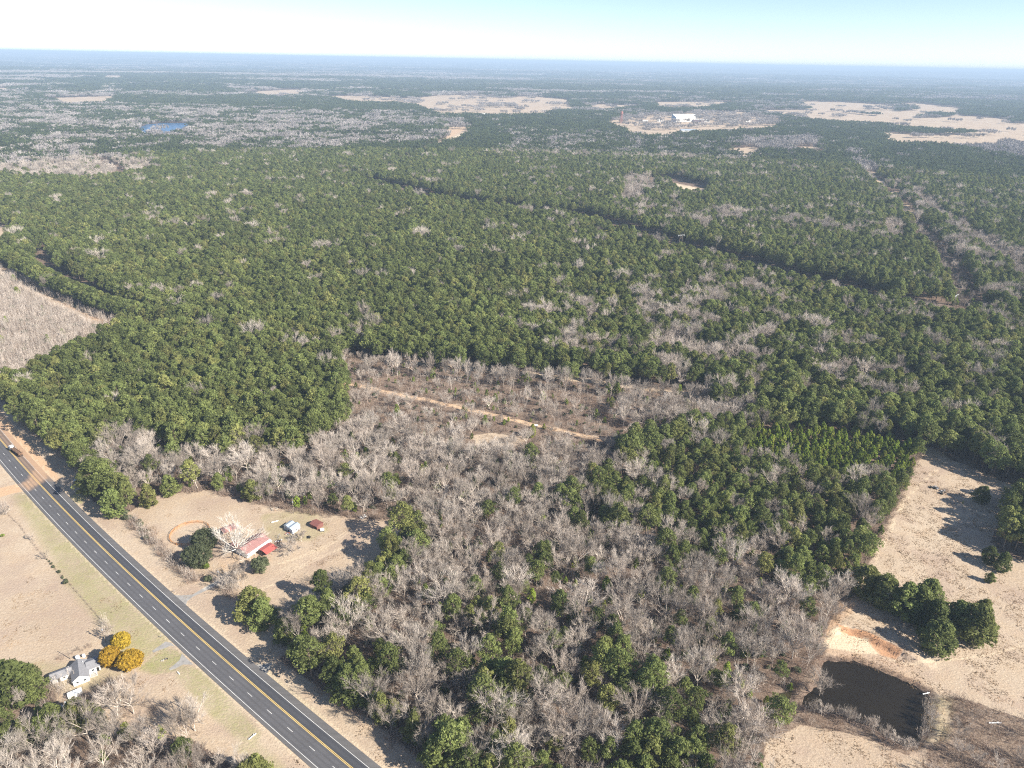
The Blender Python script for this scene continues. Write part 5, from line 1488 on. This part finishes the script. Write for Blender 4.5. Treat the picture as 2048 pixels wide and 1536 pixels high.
# ------------------------------------------------------------------ poles
def pole(u, v, h, label, arm=2.2, lamp=False, tr=False, rz=0.6):
    x, y = G(u, v)
    t = thing("utility_pole", label, "utility pole", (x, y, terr1(x, y)), rz, "utility poles")
    MB().tube((0, 0, -.2), (0, 0, h), .16, .11, 8).build("shaft", M['polewood'], t)
    if arm: MB().box(-arm / 2, arm / 2, -.06, .06, h - .75, h - .6).build("crossarm", M['polewood'], t)
    if arm:
        for k in (-1, 0, 1): MB().tube((k * arm * .45, 0, h - .6), (k * arm * .45, 0, h - .38), .05, n=6).build("insulator", M['insul'], t)
    if tr: MB().tube((0, -.35, h - 2.1), (0, -.35, h - 1.3), .25, n=10).build("transformer", M['steel'], t)
    if lamp: MB().tube((0, 0, h), (0, -1.2, h + .2), .05, n=6).build("lamp_arm", M['steel'], t)
pole(588, 1027, 9.5, "utility pole at the back of the yard near the pale blue building", tr=True, lamp=True, arm=0)
pole(441, 1168, 9.5, "utility pole beside the concrete driveway of the farmhouse", tr=True)
pole(391, 1432, 9.5, "utility pole behind the bare tree beside the highway")
pole(212, 1284, 9.0, "dark utility pole behind the golden shrubs", arm=1.2, tr=True)
pole(141, 1318, 6.0, "thin pole behind the white house", arm=0)
def hframe(u, v, h, label, rz, lift=0.0):
    x, y = G(u, v)
    t = thing("power_pylon", label, "power pylon", (x, y, terr1(x, y)), rz, "wooden power pylons")
    for s in (-2, 2): MB().tube((s, 0, -.2), (s, 0, h), .22, .15, 8).build("leg", M['polewood'], t)
    MB().box(-5, 5, -.1, .1, h - 2.0, h - 1.7).build("crossarm", M['insul'], t)
    for s in (-4.4, 0, 4.4): MB().tube((s, 0, h - 3.4), (s, 0, h - 2.0), .14, n=6).build("insulator", M['insul'], t)
    MB().tube((-2, 0, h - 7.5), (2, 0, h - 3.5), .1, n=6).build("brace", M['polewood'], t)
    MB().tube((2, 0, h - 7.5), (-2, 0, h - 3.5), .1, n=6).build("brace", M['polewood'], t)
hframe(1902, 628, 22, "wooden power pylon with pale arms standing over the dirt track cut", 0.75)
hframe(1359, 503, 24, "power pylon head showing pale above the dark firebreak", 0.35)

# ------------------------------------------------------------------ log truck
p0 = flat(20, 897); p1 = flat(47, 914)
x, y = flat(33, 906)
tz = math.atan2(flat(24, 899)[1] - flat(46, 915)[1], flat(24, 899)[0] - flat(46, 915)[0])
t = thing("log_truck", "log truck with a white cab and a trailer of logs on the dusty lane", "truck", (x, y, 0.03), tz)
MB().box(4.9, 7.4, -1.15, 1.15, 0.7, 2.9).build("cab", M['cab'], t)
MB().box(7.42, 8.7, -1.0, 1.0, 0.6, 1.7).build("bonnet", M['cab'], t)
MB().box(5.2, 6.6, -.95, .95, 2.92, 3.35).build("roof_deflector", M['cab'], t)
panel(t, "windscreen", -1.0, 1.0, 7.4, 1.8, 2.7, M['glass'], 'x+')
for sy in (-1, 1): panel(t, "side_window", 6.2, 7.2, 1.15 * sy, 1.8, 2.6, M['glass'], sy)
MB().box(-7.6, 4.8, -.45, .45, .75, 1.05).build("chassis", M['darkmetal'], t)
for sx in (-7.0, -3.2, 0.6, 4.2):
    for sy in (-1.25, 1.25): MB().tube((sx, sy, 1.0), (sx, sy, 3.3), .07, n=6).build("stake", M['darkmetal'], t)
    MB().box(sx - .1, sx + .1, -1.25, 1.25, 1.06, 1.2).build("bunk", M['darkmetal'], t)
_lg = np.random.default_rng(5)
for k in range(16):
    row = k // 5; ky = (k % 5 - 2) * 0.48 + (0.24 if row % 2 else 0)
    if abs(ky) > 1.15: continue
    r_ = _lg.uniform(.18, .24); e = _lg.uniform(-.4, .4)
    MB().tube((-7.4 + e, ky, 1.42 + row * .42), (4.4 + e, ky, 1.42 + row * .42), r_, r_ * .75, 7).build("log", M['log'], t)
for sx in (8.0, 5.6, 4.4, -5.2, -6.4):
    for sy in (-1.15, .85): MB().tube((sx, sy, .5), (sx, sy + .3, .5), .5, n=12).build("wheel", M['tyre'], t)
for sy in (-.9, .9): MB().tube((4.85, sy, 1.0), (4.85, sy, 3.6), .08, n=8).build("exhaust", M['steel'], t)

# ------------------------------------------------------------------ golden shrubs, evergreens, sycamore
def dense_tree(kindname, cat, label, u, v, h0, a, b, c, mat, puffs, pr, leaves, size, seed, group=None, rz=0.3, lump=0.05, tint=(0.72, 1.2), zc=None):
    r = np.random.default_rng(seed)
    x, y = flat(u, v, h0)
    V, F, tn = blob_form(r, a, b, c, c * 0.98 if zc is None else zc, puffs, pr, leaves, size, tint=tint, lump=lump)
    t = thing(kindname, label, cat, (x, y, 0), rz, group)
    o = bpy.data.objects.new("crown", mk_mesh(kindname + "_crown", V, F, [mat], None, tn)); COL.objects.link(o); o.parent = t
    MB().tube((0, 0, -.1), (0, 0, c * 1.3), .25, .1, 8).build("trunk", M['wood'], t)
    for k in range(6):
        an = k * 1.05; MB().tube((0, 0, .4), (math.cos(an) * a * .6, math.sin(an) * b * .6, c * 1.2), .12, .05, 5).build("limb", M['wood'], t)
    return t
dense_tree("golden_shrub", "golden shrub", "orange-gold round shrub farthest behind, nearest the pole", 242, 1283, 3.5, 3.9, 3.6, 3.8, M['gold'], 260, 0.75, 44, 0.30, 21, "golden shrubs by the white house")
dense_tree("golden_shrub", "golden shrub", "yellow-gold round shrub closest to the white house", 221, 1315, 4.0, 4.3, 3.9, 4.5, M['gold'], 300, 0.75, 44, 0.30, 22, "golden shrubs by the white house")
dense_tree("golden_shrub", "golden shrub", "widest orange-gold shrub beside the dry lawn", 261, 1322, 3.7, 5.1, 4.2, 4.2, M['gold'], 320, 0.75, 44, 0.30, 23, "golden shrubs by the white house")
dense_tree("evergreen_oak", "evergreen tree", "dark round evergreen behind the bigger one by the farmhouse", 409, 1080, 5.5, 6.2, 5.6, 5.8, M['oak'], 260, 1.0, 40, 0.34, 31, "evergreens by the farmhouse", lump=.12)
dense_tree("evergreen_oak", "evergreen tree", "big grey-green evergreen between the farmhouse and the highway", 394, 1113, 5.5, 6.6, 6.0, 5.8, M['oak'], 290, 1.0, 40, 0.34, 32, "evergreens by the farmhouse", lump=.12)
dense_tree("evergreen_oak", "evergreen tree", "smaller grey-green evergreen below the red carport", 520, 1131, 3.5, 4.4, 4.0, 4.0, M['oak'], 150, 0.9, 40, 0.32, 33, "evergreens by the farmhouse", lump=.12)
dense_tree("evergreen_shrub", "shrub", "bright green shrub at the foot of the big grey-green evergreen", 413, 1132, 1.5, 1.6, 1.5, 1.7, M['young'], 34, .6, 40, .26, 34)
dense_tree("evergreen_shrub", "shrub", "dark brown-green shrub beside the concrete driveway", 417, 1157, 1.2, 2.4, 1.8, 1.4, M['oak'], 40, .6, 36, .28, 35)
dense_tree("evergreen_shrub", "shrub", "low green bush by itself in the roadside field", 5, 1071, .8, 1.1, .9, .9, M['young'], 22, .4, 30, .2, 36)
dense_tree("evergreen_shrub", "shrub", "small dark green bush at the end of the field fence line", 132, 1165, .8, 1.3, 1.2, 1.1, M['oak'], 24, .5, 30, .24, 37)
def unique_bare(label, u, v, seed, mat, name="bare_tree", rz=0.0, **kw):
    r = np.random.default_rng(seed); x, y = flat(u, v)
    cr_, tr_ = bare_form(r, **kw)
    t = thing(name, label, "bare tree", (x, y, 0), rz, "leafless trees of the yards")
    for nm, g in (("crown", cr_), ("trunk", tr_)):
        o = bpy.data.objects.new(nm, mk_mesh(nm, g[0], g[1], [mat], None, g[2])); COL.objects.link(o); o.parent = t
unique_bare("great white-barked bare tree spreading over the farmhouse roof", 474, 1106, 71, M['white'], h=17, R=13, trunk=0.16, limbs=12, l2=7, l3=5, twigs=9, tw=.04, upw=.12, r0=.45)
unique_bare("twiggy round bare tree between the carport and the pale blue building", 585, 1104, 72, M['grey'], h=8, R=5, trunk=0.18, limbs=8, l2=6, l3=5, twigs=14, upw=.4, r0=.16)
unique_bare("small bare tree right in front of the pale blue building", 603, 1083, 73, M['grey'], h=7, R=4, trunk=0.2, limbs=7, l2=5, l3=5, twigs=13, upw=.4, r0=.14)
unique_bare("feathery pale bare tree between driveway and grey-green evergreen", 478, 1168, 74, M['grey'], h=10, R=6, trunk=0.15, limbs=9, l2=6, l3=5, twigs=14, upw=.6, r0=.18)
unique_bare("second feathery bare tree nearer the driveway entrance", 462, 1182, 75, M['grey'], h=9, R=5, trunk=0.15, limbs=8, l2=6, l3=5, twigs=14, upw=.6, r0=.16)
unique_bare("small bare tree touching the first golden shrub", 218, 1276, 76, M['grey'], h=6, R=3.5, trunk=0.2, limbs=6, l2=5, l3=4, twigs=12, upw=.5, r0=.12)
unique_bare("little bare tree in the roadside field fence line, upper one", 62, 1080, 77, M['grey'], h=4.5, R=3, trunk=0.2, limbs=6, l2=4, l3=4, twigs=8, upw=.3, r0=.1)
unique_bare("little bare tree in the roadside field fence line, lower one", 92, 1118, 78, M['grey'], h=4.5, R=3, trunk=0.2, limbs=6, l2=4, l3=4, twigs=8, upw=.3, r0=.1)
unique_bare("bare tree at the upper end of the roadside field fence line", 14, 1030, 79, M['grey'], h=7, R=4, trunk=0.2, limbs=6, l2=5, l3=4, twigs=10, upw=.4, r0=.14)

# ------------------------------------------------------------------ field fence, wood edge fence
def wire_fence(pts, label, step=4.0, h=1.2):
    P0 = pts[0]; t = thing("wire_fence", label, "fence", (P0[0], P0[1], 0))
    last = None
    for a_, b_ in zip(pts[:-1], pts[1:]):
        L = math.hypot(b_[0] - a_[0], b_[1] - a_[1]); n_ = max(1, int(L / step))
        for k in range(n_):
            q = (a_[0] + (b_[0] - a_[0]) * k / n_ - P0[0], a_[1] + (b_[1] - a_[1]) * k / n_ - P0[1])
            MB().tube((q[0], q[1], -.1), (q[0], q[1], h), .06, n=6).build("post", M['wood'], t)
            if last:
                m_ = MB()
                for z in (.4, .75, 1.1): m_.tube((last[0], last[1], z), (q[0], q[1], z), .012, n=3, cap=False)
                m_.build("wire", M['wire'], t)
            last = q
wire_fence(P((12, 1025), (40, 1052), (65, 1087), (82, 1107), (105, 1130), (130, 1162), (141, 1170), (176, 1210), (209, 1247)), "post and wire fence along the roadside field")
wire_fence(P((1700, 1215), (1662, 1280), (1630, 1340), (1600, 1395), (1575, 1430), (1548, 1462)), "post and wire fence between the woods and the pond")

# ------------------------------------------------------------------ small things
def heap(u, v, label, seed, n_, R, mats, cat="junk pile", name="junk_pile", smax=1.0):
    r = random.Random(seed); x, y = G(u, v)
    t = thing(name, label, cat, (x, y, 0), r.uniform(0, 3))
    for k in range(n_):
        a, q = r.uniform(0, 6.28), R * math.sqrt(r.random()); sx, sy, sz = r.uniform(.2, smax), r.uniform(.15, smax * .7), r.uniform(.15, .6)
        m_ = MB().box(-sx, sx, -sy, sy, 0, sz)
        o = m_.build("item", M[r.choice(mats)], t, (math.cos(a) * q, math.sin(a) * q * .6, r.uniform(0, .3)), r.uniform(0, 3)); o.rotation_euler.x = r.uniform(-.3, .3)
heap(725, 1035, "pile of grey scrap at the edge of the woods behind the yard", 1, 16, 2.6, ['junk', 'steel', 'insul', 'dark'])
heap(1868, 976, "white and dark rubbish heap in the long dry field", 2, 16, 2.4, ['insul', 'dark', 'junk', 'dark'])
heap(1885, 985, "dark rubbish patch beside the white heap in the field", 3, 12, 3.0, ['dark', 'dark', 'junk'])
heap(556, 1085, "clutter of tools and chairs beside the red carport", 4, 12, 2.5, ['rust', 'dark', 'wood', 'insul'], smax=.5)
heap(575, 1068, "reddish clutter at the door of the pale blue building", 5, 7, 1.4, ['rust', 'insul', 'dark'], smax=.5)
heap(618, 1075, "black tarp-covered heap on the lawn below the dark red shed", 6, 6, .9, ['dark'], smax=.7)
heap(128, 1415, "stack of long boards beside the white trailer", 7, 9, 2.0, ['wood', 'insul', 'junk'], smax=1.6)
heap(330, 1320, "broken rock and brush heap on the driveway island", 8, 9, 1.2, ['concrete', 'wood', 'dark'], smax=.45, cat="rock pile", name="rock_pile")
heap(146, 965, "pale heap of gravel and pipe at the gap in the verge trees", 9, 10, 3.0, ['insul', 'concrete', 'steel'], smax=1.0)
def logs(u, v, L, r_, rz, label, mat='insul', h=.3):
    x, y = G(u, v); t = thing("fallen_log", label, "log", (x, y, 0), rz)
    MB().tube((-L / 2, 0, h), (L / 2, .1, h), r_, r_ * .8, 8).build("stem", M[mat], t)
    MB().tube((L * .1, 0, h), (L * .3, L * .12, h + .3), r_ * .5, r_ * .3, 6).build("branch_stub", M[mat], t)
logs(505, 1474, 3.2, .22, 0.9, "pale fallen log on the green verge near the highway")
logs(550, 1044, 3.6, .32, 0.45, "white tank-like log lying on the back lawn")
logs(1990, 1447, 5.0, .22, 0.0, "pale fallen trunk in the brush east of the pond")
logs(1852, 1388, 3.2, .2, 0.2, "white driftwood log at the pond's east corner")
logs(357, 1347, 1.6, .25, -.8, "short pale log beside the lower driveway apron")
def frame_thing(u, v, name, cat, label, seed):
    x, y = flat(u, v); t = thing(name, label, cat, (x, y, 0), seed * .7)
    for s in (-.9, .9):
        MB().tube((s, -.5, 0), (s, 0, 1.8), .06, n=6).build("leg", M['steel'], t); MB().tube((s, .5, 0), (s, 0, 1.8), .06, n=6).build("leg", M['steel'], t)
    MB().tube((-1, 0, 1.8), (1, 0, 1.8), .06, n=6).build("top_bar", M['steel'], t)
    for s in (-.4, .4): MB().tube((s, 0, .5), (s, 0, 1.8), .02, n=4).build("chain", M['dark'], t)
    MB().box(-.6, .6, -.2, .2, .42, .5).build("seat", M['wood'], t)
frame_thing(524, 1062, "swing_frame", "swing", "small swing frame on the lawn behind the farmhouse", 1)
frame_thing(558, 1075, "swing_frame", "swing", "dark swing frame between the carport and the pale blue building", 2)
x, y = flat(549, 1018)
t = thing("pallet_bed", "small wooden frame on the grass beside the utility pole", "wooden frame", (x, y, 0), 0.5)
for s in (-1, 1): MB().box(-1.6, 1.6, s * .8 - .08, s * .8 + .08, 0, .4).build("side_board", M['concrete'], t)
for s in (-1, 1): MB().box(s * 1.6 - .08, s * 1.6 + .08, -.71, .71, 0, .38).build("end_board", M['concrete'], t)
for (u, v, lab) in ((322, 1275, "mailbox on a post at the upper driveway entrance"), (349, 1185, "mailbox at the entrance of the farmhouse driveway")):
    x, y = flat(u, v); t = thing("mailbox", lab, "mailbox", (x, y, 0), -.8)
    MB().box(-.06, .06, -.06, .06, 0, 1.0).build("post", M['wood'], t); MB().box(-.3, .3, -.12, .12, 1.0, 1.25).build("box", M['steel'], t)

# ------------------------------------------------------------------ works yard far away
def at_far(u, v): x, y = G(u, v); return x, y, terr1(x, y)
def hall(u, v, L, W, wh, rh, rz, wall, roof, label, name="industrial_hall", cat="industrial building", ndoor=3, endmat=None):
    x, y, z = at_far(u, v); t = thing(name, label, cat, (x, y, z), rz, "buildings of the far works yard")
    gable_part(t, 0, 0, L, W, wh, rh, M[wall], M[roof], ridge='x', ov=0.5, th=0.3)
    if endmat: MB().poly([(-L / 2 - .08, -W / 2, 0), (-L / 2 - .08, W / 2, 0), (-L / 2 - .08, W / 2, wh), (-L / 2 - .08, 0, rh - .2), (-L / 2 - .08, -W / 2, wh)], [(0, 1, 2, 3, 4)]).build("end_wall", M[endmat], t)
    for k in range(ndoor):
        xx = -L / 2 + L * (k + .5) / ndoor
        panel(t, "door", xx - 2, xx + 2, -W / 2, 0, min(4.5, wh * .6), M['steel'], -1)
hall(1366, 243.5, 100, 34, 20, 26, 0.42, 'hallwhite', 'hallwhite', "big white hall of the far works yard with a blue end wall", ndoor=5, endmat='hallblue')
hall(1367, 236.0, 105, 40, 12, 17, 0.05, 'hallblue', 'hallwhite', "long low hall with a pale roof behind the big white one", ndoor=2)
hall(1396, 244.0, 46, 22, 11, 12.5, 0.0, 'brickdark', 'hallwhite', "dark-walled flat building next to the big white hall")
hall(1413, 244.0, 24, 18, 8, 10, 0.0, 'hallwhite', 'hallwhite', "small white building east of the dark-walled one")
hall(1393, 235.5, 40, 20, 10, 12, 0.0, 'brickdark', 'hallwhite', "dark-walled building behind the big white hall")
hall(1320, 243.0, 26, 14, 7, 9, 0.1, 'hallwhite', 'hallwhite', "small white shed west of the big white hall")
hall(1290, 244.5, 22, 12, 5, 7, 0.0, 'hallwhite', 'hallwhite', "little white shed between the water tower and the halls", ndoor=1)
hall(1446, 240.0, 22, 18, 12, 14, 0.0, 'hallwhite', 'hallwhite', "white block at the eastern side of the works yard", ndoor=1)
hall(1466, 243.0, 34, 16, 6, 8, 0.1, 'hallwhite', 'hallwhite', "low white building at the eastern end of the works yard", ndoor=2)
hall(1495, 243.5, 20, 12, 5, 7, 0.0, 'hallwhite', 'hallwhite', "smallest white building at the far eastern end of the works yard", ndoor=1)
hall(1376, 268.5, 58, 24, 14, 17, 0.1, 'wallwhite', 'roofblue', "pale metal roof showing alone above the pines before the works", name="barn", cat="barn")
hall(967, 236, 14, 12, 15, 19, 0.2, 'wallwhite', 'hallwhite', "tiny white building among the far pines near the track", name="barn", cat="barn", ndoor=1)
hall(702, 346.5, 14, 8, 5, 7, 0.2, 'wallblue', 'hallwhite', "small pale shed at the far end of the firebreak", name="barn", cat="shed", ndoor=1)
x, y, z = at_far(1242, 246.5)
t = thing("water_tower", "red water tower on slim legs at the west of the works yard", "water tower", (x, y, z))
for k in range(6):
    a = k * math.pi / 3; MB().tube((8 * math.cos(a), 8 * math.sin(a), 0), (4 * math.cos(a), 4 * math.sin(a), 36), .5, .45, 6).build("leg", M['rust'], t)
for zz, rr in ((12, 6.7), (24, 5.3)):
    for k in range(6):
        a = k * math.pi / 3; b = a + math.pi / 3
        MB().tube((rr * math.cos(a), rr * math.sin(a), zz), (rr * math.cos(b), rr * math.sin(b), zz), .35, n=5).build("brace", M['rust'], t)
MB().tube((0, 0, 35), (0, 0, 37), 2.5, 5.6, 16).tube((0, 0, 37), (0, 0, 43), 5.6, n=16).build("tank", M['rust'], t)
MB().tube((0, 0, 43), (0, 0, 47), 5.9, .6, 16).build("roof", M['rust'], t)
MB().tube((0, 0, 0), (0, 0, 35), .9, n=8).build("riser_pipe", M['rust'], t)

# ------------------------------------------------------------------ haze
def build_haze():
    m = bpy.data.materials.new("haze"); m.use_nodes = True
    n = m.node_tree.nodes; l = m.node_tree.links
    n.remove(n["Principled BSDF"])
    v = n.new("ShaderNodeVolumePrincipled")
    v.inputs["Color"].default_value = (*HAZE_COLOR, 1); v.inputs["Density"].default_value = HAZE_DENSITY
    v.inputs["Anisotropy"].default_value = 0.0
    l.new(v.outputs[0], n["Material Output"].inputs["Volume"])
    zmin = float(terr(*[a.ravel() for a in np.meshgrid(np.linspace(-50000, 50000, 200), np.linspace(0, 62000, 200))]).min()) - 8
    mb = MB().box(-64000, 64000, -600, 64000, zmin, 262.0)
    mb.build("haze", m, kind='stuff')
build_haze()
